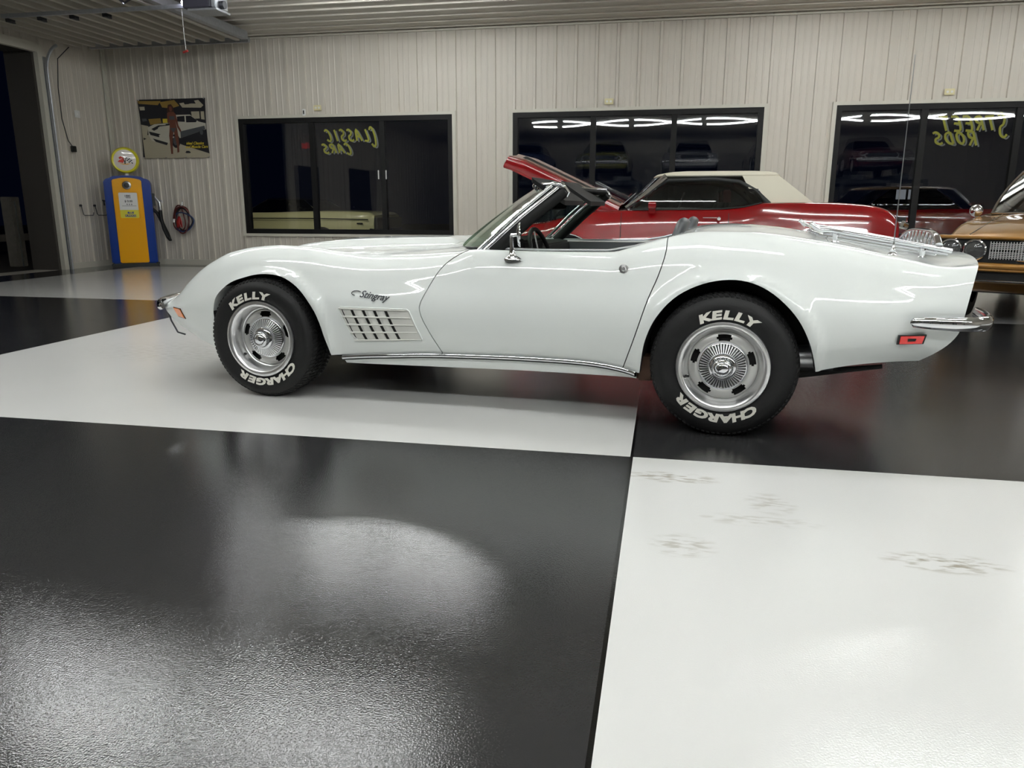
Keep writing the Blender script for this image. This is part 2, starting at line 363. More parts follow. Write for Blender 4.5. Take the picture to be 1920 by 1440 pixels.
# brush lettering painted on the outside of the panes (reads mirrored from in here)
STROKES = {'C': [[(.85,.85),(.6,1),(.3,.9),(.1,.5),(.2,.1),(.5,0),(.8,.15)]], 'L': [[(.2,1),(.15,.05),(.8,0)]],
 'A': [[(.0,0),(.5,1),(.85,0)],[(.2,.38),(.75,.38)]], 'S': [[(.85,.9),(.5,1),(.2,.8),(.35,.55),(.7,.42),(.75,.15),(.4,0),(.05,.12)]],
 'I': [[(.4,1),(.35,0)]], 'R': [[(.15,0),(.2,1)],[(.2,1),(.75,.9),(.7,.6),(.2,.5)],[(.35,.5),(.85,0)]],
 'T': [[(0,1),(.95,.95)],[(.5,.98),(.45,0)]], 'E': [[(.85,1),(.2,.95),(.15,.05),(.85,0)],[(.18,.5),(.7,.52)]],
 'O': [[(.5,1),(.15,.7),(.15,.3),(.45,0),(.8,.25),(.8,.75),(.5,1)]], 'D': [[(.15,0),(.2,1)],[(.2,1),(.7,.85),(.85,.45),(.6,.08),(.15,0)]]}
def brush(txt, x_right, zb, hgt, adv, big=None):   # mirrored: text runs from right to left in the room
    y_ = MB(); g_ = MB()
    x = x_right
    for i, ch in enumerate(txt):
        hh = hgt*(big if (big and i == 0) else 1); zz = zb-(hh-hgt)*.75
        for st in STROKES[ch]:
            pts = catmull(st, 4) if len(st) > 2 else [np.array(p) for p in st]
            P = [(x-(p[0]+.5*p[1])*adv*.82+ .40*adv, zz+p[1]*hh) for p in pts]
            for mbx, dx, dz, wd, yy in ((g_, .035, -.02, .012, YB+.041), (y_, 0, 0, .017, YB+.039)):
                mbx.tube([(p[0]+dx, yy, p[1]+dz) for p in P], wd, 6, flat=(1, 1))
        x -= adv
    return y_, g_
def flatten_y(mb_, y0):
    mb_.v = [(x, y0+(y-y0)*.08, z) for x, y, z in mb_.v]; return mb_
for words_, args, lab in ((('CLASSIC', 'CARS'), ((-5.03, 2.185, .19, .138, 1.7), (-5.50, 1.985, .15, .140, 1.2)), 'yellow brush lettering CLASSIC CARS, seen mirrored, on the left window'),
                     (('STREET', 'RODS'), ((4.86, 2.19, .20, .158, 1.7), (4.47, 2.0, .17, .158, 1.2)), 'yellow brush lettering STREET RODS, seen mirrored, on the right window')):
    root = thing('window_lettering', lab, 'lettering')
    for wd, a in zip(words_, args):
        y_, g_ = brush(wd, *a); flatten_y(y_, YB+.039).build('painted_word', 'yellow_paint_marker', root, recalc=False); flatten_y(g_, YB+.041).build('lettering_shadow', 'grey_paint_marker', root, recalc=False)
# strip lights: rows under the ceiling
def strip_light(x0, x1, y, lab, grp):
    t = thing('strip_light', lab, 'ceiling light', ((x0+x1)/2, y, ZC-.022), 0, grp); hl = (x1-x0)/2
    b = MB(); b.box((-hl, -.11, -.045), (hl, .11, 0)); b.box((-hl, -.035, -.085), (hl, .035, -.045)); b.build('fixture_body', 'fixture_white', t, smooth=0)
    for sy in (-.075, .075):
        c = MB(); c.tube([(-hl+.03, sy, -.085), (hl-.03, sy, -.085)], .019, 8); c.build('light_tube', 'tube_light', t)
        for sx in (-hl+.02, hl-.02):
            c = MB(); c.box((sx-.012, sy-.014, -.105), (sx+.012, sy+.014, -.04)); c.build('lamp_holder', 'fixture_white', t, smooth=0)
ROWS = {-.9: [(-4.65, -3.75), (-3.62, -1.35), (-1.22, 1.02), (1.12, 3.4), (3.55, 5.95), (6.15, 8.4), (8.55, 10.9)],
        2.6: [(-5.2, -2.9), (-1.4, .9), (2.2, 4.5)], 5.6: [(-6.4, -4.2), (-4.05, -1.85), (1.3, 3.6), (5.2, 7.5)], 10.1: [(-5.35, -4.25), (-4.15, -2.35), (1.2, 3.4), (4.9, 7.1)]}  # the row just ahead of the camera is added to brighten the white car's side
names = {-.9: 'row of white strip lights under the ceiling above the camera', 5.6: 'white strip lights under the ceiling over the white convertible', 10.1: 'white strip lights under the ceiling near the window wall', 2.6: 'unseen white strip lights added ahead of the camera to brighten the white convertible'}
for y, L_ in ROWS.items():
    for a, b in L_: strip_light(a, b, y, names[y].replace('row of ', '').replace('strip lights', 'strip light'), names[y])
strip_light(-5.50, -5.15, 8.75, 'short white strip light under the ceiling beside the door opener', None)
yl = thing('added_coupe_lamp', 'unseen lamp added outside above the left window to brighten the cream coupe', 'added lamp', (-7.6, YB+.12, 3.3))  # added fill lamp, out of view, so the cream coupe shows brighter
mb = MB(); mb.box((-.12, .0, -.02), (.12, .16, .10)); mb.build('lamp_housing', 'dark_steel', yl, smooth=0, bevel=.01)
mb = MB(); mb.box((-.09, .03, -.06), (.09, .13, -.021)); mb.build('lamp_lens', 'coupe_fill_light', yl, smooth=0)
# overhead garage door, raised under the ceiling
gd = thing('overhead_garage_door', 'raised beige ribbed sectional garage door hanging under the ceiling at left', 'garage door', (-8.5, 9.0, 3.78))
DX0, DX1, DY0, DY1, n_ = -1.55, 1.66, -2.9, 3.12, 6
sec = (DX1-DX0)/6
for k in range(6):
    mb = MB(); x0 = DX0+k*sec+.006; x1 = x0+sec-.012; prof = []
    q = sec/2
    for j in range(2):
        s = x0+j*q*.98; prof += [(s, 0), (s+q*.36, -.085), (s+q*.62, -.085), (s+q*.64, 0)]
    prof.append((x1, 0))
    rows = [[(s, y, d) for s, d in prof] for y in (DY0, DY1)]; mb.grid(rows)
    mb.box((x0, DY0, .0), (x1, DY1, .04)); mb.build('door_section', 'door_metal', gd, smooth=0, recalc=False)
mb = MB(); mb.box((DX1-.06, DY0, -.07), (DX1+.05, DY1, .05)); mb.build('bottom_rail', 'galvanised', gd, smooth=0)
mb = MB(); mb.box((DX1-.20, DY0, -.045), (DX1-.09, DY1-.05, -.03)); mb.build('stiffening_strut', 'dark_steel', gd, smooth=0)
for k in range(4):
    mb = MB(); y0 = 2.75-.55*0; hx = DX0+(k+.98)*sec
    mb.box((hx-.05, 1.25, -.10), (hx+.05, 1.33, -.0)); mb.box((hx-.02, 1.22, -.11), (hx+.03, 1.36, -.095)); mb.build('hinge', 'dark_steel', gd, smooth=0, bevel=.004)
tr = thing('garage_door_track', 'galvanised vertical door track curving up beside the garage opening', 'door track', (XL+.09, GY1+.10, 0))
mb = MB(); cv = [(0, 0, 0), (0, 0, 3.2)]+[(.30*(1-math.cos(t)), 0, 3.2+.42*math.sin(t)) for t in [PI/2*i/8 for i in range(1, 8)]]
mb.tube(cv, .028, 8, flat=(1, .7)); mb.build('track', 'galvanised', tr)
mb = MB(); mb.box((-.06, -.02, 0), (-.035, .05, 3.45)); mb.build('track_flange', 'galvanised', tr, smooth=0)
mb = MB(); mb.tube([(.30, .20, 3.62), (.06, .20, 3.45), (.0, .20, 3.0), (-.02, .22, 2.5), (-.02, .30, 2.16), (-.01, .38, 2.06)], .008, 6); mb.build('control_cable', 'black_plastic', tr)
mb = MB(); mb.box((-.04, .35, 1.98), (.02, .43, 2.08)); mb.build('cable_plug', 'black_plastic', tr, smooth=0, bevel=.006)
tr2 = thing('horizontal_door_track', 'galvanised horizontal track end under the ceiling by the back wall', 'door track', (-8.3, 12.62, 3.80))
mb = MB(); mb.box((-1.8, -.03, -.03), (1.25, .03, .05)); mb.build('track', 'galvanised', tr2, smooth=0)
for hx in (-.9, .45):
    mb = MB(); mb.box((hx, -.015, .05), (hx+.035, .015, .13)); mb.build('track_hanger', 'dark_steel', tr2, smooth=0)
# frame of the garage opening
mb = MB(); mb.box((XL-.03, GY1-.01, 0), (XL+.05, GY1+.10, GZ+.1)); mb.box((XL-.03, GY0-.1, 0), (XL+.05, GY0+.01, GZ+.1)); mb.box((XL-.028, GY0, GZ-.02), (XL+.052, GY1, GZ+.12))
mb.build('trim_3', 'wall_trim', smooth=0, kind='structure')
mb = MB(); mb.box((XL-.55, GY1-.06, -.05), (XL-.03, GY1+.14, GZ+.3)); mb.box((XL-.55, GY0-.2, GZ-.0), (XL-.03, GY1+.1, GZ+.3)); mb.build('trim_4', 'dark_soffit', smooth=0, kind='structure')
mb = MB(); mb.box((XL-.5, GY0, -.1), (XL+.01, GY1, -.004)); mb.build('trim_5', 'concrete_edge', smooth=0, kind='structure')
# posts and rails outside
po = thing('fence_post', 'weathered wooden post standing outside the open garage door', 'post', (-12.2, 12.58, -.06))
mb = MB(); mb.box((-.11, -.11, 0), (.11, .11, 1.30)); mb.build('post_body', 'wood_post', po, smooth=0, bevel=.01)
mb = MB(); mb.box((.111, -.03, 0), (.12, .0, 1.22)); mb.build('conduit', 'galvanised', po, smooth=0)
rl = thing('ground_rail', 'low wooden rail lying outside beyond the garage opening', 'rail', (-15.0, 16.6, -.06), R(90))
mb = MB(); mb.box((-3, -.1, .34), (3.2, .1, .50)); mb.build('rail_beam', 'wood_post', rl, smooth=0)
for sx in (-2.6, 0, 2.8):
    mb = MB(); mb.box((sx-.1, -.09, 0), (sx+.1, .09, .34)); mb.build('rail_leg', 'wood_post', rl, smooth=0)
# door opener
op = thing('garage_door_opener', 'dark grey electric garage door opener hanging from the ceiling', 'door opener', (-6.05, 9.75, 3.66))
mb = MB(); mb.box((-.19, -.2, -.11), (.19, .2, .09)); mb.build('motor_housing', 'opener_grey', op, smooth=0, bevel=.012)
mb = MB(); mb.box((.191, -.15, -.10), (.25, .15, .06)); mb.build('end_cover', 'galvanised', op, smooth=0, bevel=.008)
mb = MB(); mb.cyl((.25, -.02, -.05), (.31, -.02, -.05), .05, n=16); mb.build('relay_can', 'dark_steel', op)
mb = MB(); mb.box((-.14, -.17, -.135), (.27, .17, -.111)); mb.build('base_plate', 'galvanised', op, smooth=0, bevel=.004)
mb = MB(); mb.cyl((-.24, -.02, 0), (-.30, -.02, 0), .03, n=16); mb.build('bulb', 'bulb_light', op)
mb = MB(); mb.box((-3.1, -.02, -.06), (-.18, .02, -.01)); mb.build('drive_rail', 'galvanised', op, smooth=0)
for sx in (-.15, .13):
    for sy in (-.15, .15):
        mb = MB(); mb.box((sx, sy-.01, .09), (sx+.025, sy+.01, .27)); mb.build('hanger_strap', 'galvanised', op, smooth=0)
ar = thing('opener_arm', 'black bent steel arm joining the opener rail to the raised door', 'door arm', (-6.55, 9.2, 3.68))
mb = MB(); mb.tube([(-.35, -.02, -.05), (-.28, .02, -.12), (.0, -.02, -.02), (.45, -.05, .06)], .022, 6, flat=(1, .4)); mb.build('arm_bar', 'dark_steel', ar)
mb = MB()
for q in ((-.27, .0, -.135), (-.15, .0, -.09), (.0, -.02, -.05)): mb.cyl((q[0], q[1]-.01, q[2]), (q[0], q[1]-.035, q[2]), .012, n=10)
mb.build('arm_bolts', 'steel', ar)
pc = thing('pull_cord', 'thin cord with a small red handle hanging below the raised door', 'pull cord', (-6.38, 9.75, 3.49))
mb = MB(); mb.tube([(0, 0, .106), (.0, 0, -.2), (.01, 0, -.40)], .004, 6); mb.build('cord', 'white_plastic', pc)
mb = MB(); mb.tube([(-.035, 0, -.43), (.035, 0, -.41)], .014, 10); mb.build('cord_handle', 'red_plastic', pc)
# wall bits
for x, z, lab in ((-6.02, 2.735, 'ivory double outlet high on the wall above the left window'), (-.99, 2.72, 'ivory double outlet high on the wall above the middle window'), (4.03, 2.735, 'ivory double outlet high on the wall above the right window')):
    t = thing('wall_outlet', lab, 'outlet', (x, YB-.03, z))
    mb = MB(); mb.box((-.07, -.012, -.045), (.07, .0, .045)); mb.build('outlet_plate', 'outlet_ivory', t, smooth=0, bevel=.004)
    for sx in (-.03, .03):
        mb = MB(); mb.cyl((sx, -.012, 0), (sx, -.016, 0), .018, n=14); mb.build('socket', 'vent_cream', t)
t = thing('wall_sensor', 'small white sensor with dark slot above the left window frame', 'sensor', (-6.27, YB-.03, 2.665))
mb = MB(); mb.box((-.028, -.03, -.055), (.028, 0, .055)); mb.build('sensor_case', 'white_plastic', t, smooth=0, bevel=.005)
mb = MB(); mb.box((-.01, -.034, -.03), (.01, -.029, .03)); mb.build('sensor_slot', 'black_plastic', t, smooth=0)
t = thing('wall_switch', 'white switch plate on the ribbed wall beside the garage opening', 'switch', (XL+.03, 12.13, 2.63))
mb = MB(); mb.box((0, -.06, -.06), (.012, .06, .06)); mb.build('switch_plate', 'white_plastic', t, smooth=0, bevel=.004)
mb = MB(); mb.box((.012, -.015, -.02), (.022, .015, .02)); mb.build('switch_lever', 'white_plastic', t, smooth=0, bevel=.002)
for y, lab in ((11.93, 'bent wire wall hook nearest the garage opening'), (12.27, 'bent wire wall hook nearest the gas pump')):
    t = thing('wall_hook', lab, 'hook', (XL+.03, y, .93))
    mb = MB(); mb.tube([(0, 0, .15), (.02, .01, .13), (.02, .04, .0), (.025, .06, -.02), (.05, .24, -.02), (.05, .26, .03)], .007, 6); mb.build('hook_wire', 'dark_steel', t)
    mb = MB(); mb.cyl((0, 0, .15), (.03, 0, .15), .02, n=12); mb.build('hook_mount', 'dark_steel', t)
# jumper cables on a peg
t = thing('wall_peg', 'small steel peg on the back wall above the coiled cables', 'peg', (-8.79, YB-.028, 1.09))
mb = MB(); mb.tube([(0, 0, .06), (0, -.03, .05), (0, -.04, 0), (0, -.08, -.02), (0, -.1, .01)], .008, 6); mb.build('peg_wire', 'steel', t)
t = thing('jumper_cables', 'coiled red and black jumper cables hanging from a wall peg', 'cable', (-8.79, YB-.10, .84))
for k, (mn, rx, rz, dx, dz) in enumerate((('red_cable', .15, .22, 0, 0), ('black_plastic', .13, .21, .02, -.02), ('red_cable', .12, .23, -.04, 0), ('black_plastic', .17, .20, .05, -.01), ('navy_paint', .19, .17, .06, -.04), ('red_cable', .14, .24, .03, .0))):
    mb = MB(); pts = [(dx+rx*math.sin(a)*(1+.06*math.sin(3*a+k)), -.012*k+.02*math.sin(2*a+k), dz+rz*math.cos(a)+.02*math.sin(2*a+k)) for a in [2*PI*i/36 for i in range(36)]]
    mb.tube(pts, .012, 7, closed=True); mb.build('cable_loop', mn, t)
for s, mn in ((-1, 'red_plastic'), (1, 'red_plastic')):
    mb = MB(); mb.tube([(.0+s*.01, -.09, .05), (s*.03, -.10, -.05), (s*.05, -.1, -.15)], [.012, .028, .012], 8, flat=(1, .5)); mb.tube([(.0, -.09, .05), (s*.005, -.115, -.05), (-s*.02, -.11, -.15)], [.012, .02, .01], 8, flat=(1, .5)); mb.build('cable_clamp', mn, t)
mb = MB(); mb.cyl((-.12, -.07, .0), (-.12, -.09, -.06), .018, n=10); mb.build('cable_tag', 'white_plastic', t)
# ================================================================== banner with a printed picture
bn = thing('wall_banner', 'printed cloth banner with a striped muscle car and standing figure on the wall', 'banner', (-8.83, YB-.045, 2.44))
BW, BH = 1.36, 1.02
def bxy(u, v):   # u 0..1 left-right, v 0..1 top-down (photo of the banner) -> local x, z
    return ((u-.5)*BW, (.5-v)*BH)
def wob(x, z): return -.002*math.sin(9*x+1.5*z)
def bshape(mb, pts, lay, col):
    mb.cm = col; v_, f_ = [], []
    P = [Vector((*bxy(u, v), 0)) for u, v in pts]
    from mathutils.geometry import tessellate_polygon
    tri = tessellate_polygon([P]); mb.add([(p.x, wob(p.x, p.y)-.0022*lay-.001, p.y) for p in P], [tuple(t) for t in tri])
mb = MB(); n = 24
rows = [[((i/n-.5)*BW*(1-.03*math.sin(PI*j/12)), wob((i/n-.5)*BW, (.5-j/12)*BH), (.5-j/12)*BH+(.02*(1-2*i/n)**2 if j == 12 else 0)) for i in range(n+1)] for j in range(13)]
mb.grid(rows); mb.build('cloth', 'bn_black', bn, recalc=False)
mats_ = ['bn_black', 'bn_cream', 'bn_white', 'bn_skin', 'bn_hair', 'bn_yellow', 'bn_grey', 'bn_ochre']
K = {n_: i for i, n_ in enumerate(mats_)}
def strip(pts, lay, col, name='print'): pass
pic = MB()
def densify(pts, step=.04):
    o = []
    for a, b in zip(pts, pts[1:]+pts[:1]):
        k = max(1, int(math.hypot(b[0]-a[0], b[1]-a[1])/step)); o += [(a[0]+(b[0]-a[0])*i/k, a[1]+(b[1]-a[1])*i/k) for i in range(k)]
    return o
def S(pts, lay, col): bshape(pic, densify(pts), lay, K[col])
S([(.02, .42), (.13, .45), (.10, .60), (.45, .60), (.62, .78), (1, .93), (1, 1), (.03, 1)], 1, 'bn_cream')
S([(.0, .02), (.35, .03), (.30, .10), (.02, .07)], 1, 'bn_ochre'); S([(.33, .05), (.55, .02), (.62, .12), (.5, .16), (.36, .14)], 1, 'bn_ochre')
S([(.62, .08), (.9, .03), (.97, .12), (.93, .16), (.66, .15)], 1, 'bn_cream'); S([(.68, .055), (.84, .04), (.86, .09), (.70, .10)], 2, 'bn_black')
S([(.14, .33), (.32, .32), (.33, .40), (.16, .43)], 1, 'bn_ochre'); S([(.35, .33), (.42, .33), (.42, .40), (.35, .40)], 1, 'bn_yellow')
S([(.02, .12), (.10, .12), (.10, .18), (.03, .18)], 1, 'bn_cream'); S([(.78, .22), (.90, .22), (.90, .34), (.79, .34)], 1, 'bn_cream'); S([(.92, .22), (.97, .22), (.97, .36), (.92, .35)], 1, 'bn_cream')
S([(.04, .32), (.11, .32), (.12, .36), (.05, .37)], 1, 'bn_grey')
S([(.12, .47), (.22, .42), (.45, .40), (.56, .27), (.76, .27), (.88, .39), (.98, .42), (.98, .52), (.90, .55), (.60, .66), (.46, .66), (.44, .80), (.36, .78), (.16, .70), (.12, .60)], 2, 'bn_white')
S([(.57, .30), (.68, .29), (.68, .39), (.57, .38)], 3, 'bn_black'); S([(.70, .29), (.77, .29), (.86, .37), (.84, .40), (.70, .40)], 3, 'bn_black')
S([(.17, .50), (.28, .44), (.45, .41), (.45, .44), (.32, .47), (.21, .53)], 3, 'bn_black'); S([(.60, .55), (.96, .46), (.97, .52), (.90, .55), (.60, .66)], 3, 'bn_grey')
S([(.13, .54), (.30, .59), (.30, .65), (.15, .60)], 3, 'bn_black'); S([(.18, .66), (.40, .74), (.38, .78), (.22, .72)], 3, 'bn_black')
S([(.62, .68), (.98, .60), (1.0, .93), (.62, .78), (.54, .74)], 2, 'bn_black')
S([(.04, .645), (.085, .665), (.13, .645), (.13, .68), (.085, .665), (.04, .685)], 3, 'bn_black')
for cx_, cy_, rx_, ry_ in ((.52, .71, .065, .12), (.91, .57, .04, .07)):
    S([(cx_+rx_*math.cos(a), cy_+ry_*math.sin(a)) for a in [2*PI*i/20 for i in range(20)]], 3, 'bn_black'); S([(cx_+rx_*.6*math.cos(a), cy_+ry_*.62*math.sin(a)) for a in [2*PI*i/20 for i in range(20)]], 4, 'bn_grey')
# printed standing figure
S([(.455, .10), (.50, .09), (.53, .14), (.54, .24), (.52, .30), (.44, .30), (.43, .20)], 5, 'bn_hair')
S([(.468, .13), (.505, .13), (.51, .19), (.49, .22), (.47, .19)], 6, 'bn_skin')
S([(.43, .24), (.46, .22), (.53, .22), (.56, .26), (.585, .45), (.62, .54), (.60, .56), (.565, .48), (.545, .38), (.56, .50), (.57, .66), (.565, .80), (.56, .90), (.53, .91), (.535, .80), (.52, .66), (.505, .55), (.48, .66), (.47, .80), (.465, .93), (.435, .93), (.435, .80), (.43, .62), (.45, .48), (.455, .40), (.44, .42), (.425, .36)], 6, 'bn_skin')
S([(.46, .29), (.535, .29), (.54, .35), (.46, .35)], 7, 'bn_grey'); S([(.455, .49), (.55, .49), (.51, .56), (.49, .56)], 7, 'bn_grey')
pic.build('printed_picture', mats_, bn, smooth=0, recalc=False)
mb = MB()
for tx, u, v in (('ideal Classics', .80, .755), ('and Muscle Cars', .82, .815)):
    vv, ff = text_geo(tx, .066, 0, .35, bold=.0015); x0, z0 = bxy(u, v); mb.add([(x+x0, wob(x+x0, z+z0)-.012, z+z0) for x, z, _ in vv], ff)
mb.build('printed_lettering', 'bn_yellow', bn, smooth=0, recalc=False)
for u, v in ((.02, .01), (.5, 0), (.98, .01), (.02, .99), (.35, .985), (.65, .985), (.98, .99)):
    mb = MB(); x0, z0 = bxy(u, v); mb.cyl((x0, 0, z0), (x0, -.012+wob(x0, z0), z0), .010, n=12); mb.build('eyelet', 'steel', bn)
# ================================================================== vintage gas pump
pu = thing('gas_pump', 'vintage blue and yellow gas pump with round globe standing in the corner', 'gas pump', (-9.50, 12.40, 0), R(33))
W2, D2, H2 = .375, .22, 1.60
def pump_outline(w_, h_, rr, z0=.05, arch=.05, n=10):
    P = [(-w_, z0), (w_, z0)]
    P += [(w_-rr+rr*math.sin(a), h_-rr-arch+rr*math.cos(a)*1.0) for a in [PI/2*(1-i/6) for i in range(7)]]
    top = [(x, h_-arch+arch*(1-(x/w_)**2)) for x in [(w_-rr)*(1-2*i/n) for i in range(n+1)]]
    P += top[1:-1]
    P += [(-(w_-rr)-rr*math.sin(a), h_-rr-arch+rr*math.cos(a)) for a in [PI/2*i/6 for i in range(7)]]
    return P
mb = MB(); mb.prism(pump_outline(W2, H2, .09), -D2+.03, D2, lambda u, v, w_: (u, w_, v)); mb.build('pump_casing', 'pump_blue', pu, bevel=.028)
mb = MB(); mb.box((-W2-.01, -D2+.0, 0), (W2+.01, D2+.01, .06)); mb.build('pump_base', 'black_plastic', pu, smooth=0, bevel=.01)
fw_ = .235
P = [(-fw_-.025*0, .075), (fw_, .075)]+[(fw_*(1-2*i/12), 1.52+.04*(1-(1-2*i/12)**2)) for i in range(13)]
mb = MB(); mb.prism(P, -D2-.015, -D2+.05, lambda u, v, w_: (u, w_, v)); mb.build('front_panel', 'pump_yellow', pu, bevel=.012)
mb = MB(); mb.lathe([(.0, -.03), (.058, -.03), (.07, -.022), (.07, 0)], (0, -D2-.012, 1.43), 'y', 32); mb.build('speaker_ring', 'steel', pu)
mb = MB(); mb.lathe([(.0, -.012), (.02, -.016), (.052, -.006), (.052, .02)], (0, -D2-.034, 1.43), 'y', 32); mb.build('speaker_dial', 'black_plastic', pu)
def rrect(w_, h_, r_, cx=0, cz=0, n=5):
    o = []
    for sx, sz, a0 in ((1, 1, 0), (-1, 1, PI/2), (-1, -1, PI), (1, -1, 1.5*PI)):
        o += [(cx+sx*(w_-r_)+r_*math.cos(a0+PI/2*i/n), cz+sz*(h_-r_)+r_*math.sin(a0+PI/2*i/n)) for i in range(n+1)]
    return o
mb = MB(); o1, o2 = rrect(.165, .235, .03, 0, 1.085), rrect(.15, .22, .02, 0, 1.085)
n = len(o1); mb.grid([[(u, -D2-.016, v) for u, v in o1], [(u, -D2-.034, v) for u, v in o1], [(u, -D2-.034, v) for u, v in o2], [(u, -D2-.018, v) for u, v in o2]], True); mb.build('window_bezel', 'pump_yellow', pu)
mb = MB(); mb.prism(rrect(.15, .15, .004, 0, 1.155), -D2-.022, -D2-.010, lambda u, v, w_: (u, w_, v)); mb.build('dial_face', 'white_plastic', pu, smooth=0)
mb = MB(); mb.prism(rrect(.15, .07, .004, 0, .935), -D2-.0225, -D2-.010, lambda u, v, w_: (u, w_, v)); mb.build('brand_plate', 'globe_yellow', pu, smooth=0)
mb = MB(); mb.box((-.075, -D2-.026, .885), (.10, -D2-.0225, .925)); mb.build('brand_bar', 'pump_blue', pu, smooth=0)
mb = MB()
for tx, sz, x0, z0, sh in (('1880', .05, -.01, 1.245, 0), ('THIS SALE', .018, 0, 1.215, 0), ('$ 0.00', .05, .0, 1.155, 0), ('0  0  0', .034, .01, 1.10, 0)):
    vv, ff = text_geo(tx, sz, 0, sh, bold=.0012); mb.add([(x+x0, -D2-.0235, z+z0) for x, z, _ in vv], ff)
mb.box((-.11, -D2-.024, 1.073), (.12, -D2-.0225, 1.078)); mb.build('dial_lettering', 'bn_black', pu, smooth=0, recalc=False)
mb = MB(); vv, ff = text_geo('BLUE', .045, 0, .15, bold=.002); mb.add([(x+.015, -D2-.0245, z+.955) for x, z, _ in vv], ff); mb.build('brand_word', 'pump_blue', pu, smooth=0, recalc=False)
mb = MB(); vv, ff = text_geo('SUNOCO', .040, 0, .15, bold=.001); mb.add([(x+.012, -D2-.0275, z+.905) for x, z, _ in vv], ff); mb.build('brand_word', 'globe_yellow', pu, smooth=0, recalc=False)
mb = MB(); mb.cyl((0, 0, 1.57), (0, 0, 1.66), .035, n=20); mb.build('globe_neck', 'white_plastic', pu)
GZC, GR = 1.865, .225
mb = MB(); mb.lathe([(GR-.045, -.065), (GR-.02, -.075), (GR, -.05), (GR+.005, 0), (GR, .05), (GR-.02, .075), (GR-.045, .065)], (0, 0, GZC), 'y', 48); mb.build('globe_ring', 'globe_yellow', pu)
mb = MB(); mb.lathe([(0, -.078), (.09, -.075), (GR-.04, -.064), (GR-.04, .064), (.09, .075), (0, .078)], (0, 0, GZC), 'y', 48); mb.build('globe_lens', 'globe_white', pu)
# crossed flags emblem on the lens
mb = MB(); fl = lambda pts, c, y: (setattr(mb, 'cm', c), mb.add([(u, y, GZC+v) for u, v in pts], [tuple(range(len(pts)))]))
fl([(-.115, -.03), (-.03, -.05), (-.01, -.01), (-.03, .045), (-.06, .065), (-.095, .045), (-.08, .01)], 0, -.081)
fl([(-.10, -.005), (-.04, .02), (-.045, .03), (-.10, .005)], 3, -.0825)
for i in range(4):
    for j in range(4):
        x0, z0 = .02+i*.023+j*.004, .055-j*.022-i*.007; fl([(x0, z0), (x0+.023, z0-.007), (x0+.027, z0-.029), (x0+.004, z0-.022)], 1 if (i+j) % 2 == 0 else 3, -.081)
fl([(-.10, -.055), (-.03, -.075), (.04, -.075), (.11, -.045), (.05, -.06), (0, -.064), (-.05, -.058)], 2, -.082)
fl([(-.015, -.07), (.004, -.07), (.03, .06), (.022, .06)], 1, -.0815); fl([(.015, -.07), (-.004, -.07), (-.03, .06), (-.022, .06)], 1, -.0815)
mb.build('flags_emblem', ['red_print', 'bn_black', 'pump_yellow', 'white_plastic'], pu, smooth=0, recalc=False)
mb = MB(); mb.tube([(W2+.01, -.02, 1.30), (W2+.05, -.03, 1.22), (W2+.11, -.05, 1.14), (W2+.115, -.05, 1.0)], [.012, .016, .02, .024], 10); mb.tube([(W2+.11, -.05, 1.16), (W2+.16, -.08, 1.17), (W2+.17, -.08, 1.13)], .009, 8)
mb.build('fuel_nozzle', 'steel', pu)
mb = MB(); mb.tube([(W2+.115, -.05, 1.0), (W2+.12, -.06, .85), (W2+.15, -.07, .66), (W2+.20, -.09, .52), (W2+.235, -.10, .46), (W2+.20, -.06, .58), (W2+.12, -.02, .80), (W2+.06, 0, .95), (W2-.01, .0, 1.02)], [.03]*9, 10); mb.build('fuel_hose', 'rubber', pu)
mb = MB(); mb.box((W2-.02, -.06, 1.08), (W2+.045, .04, 1.30)); mb.build('nozzle_holster', 'black_plastic', pu, smooth=0, bevel=.01)
mb = MB(); mb.tube([(-W2+.01, -.02, 1.16), (-W2-.06, -.03, 1.17)], .012, 8); mb.tube([(-W2-.035, -.03, 1.17), (-W2-.035, -.03, 1.08)], .014, 8); mb.build('crank_handle', 'black_plastic', pu)
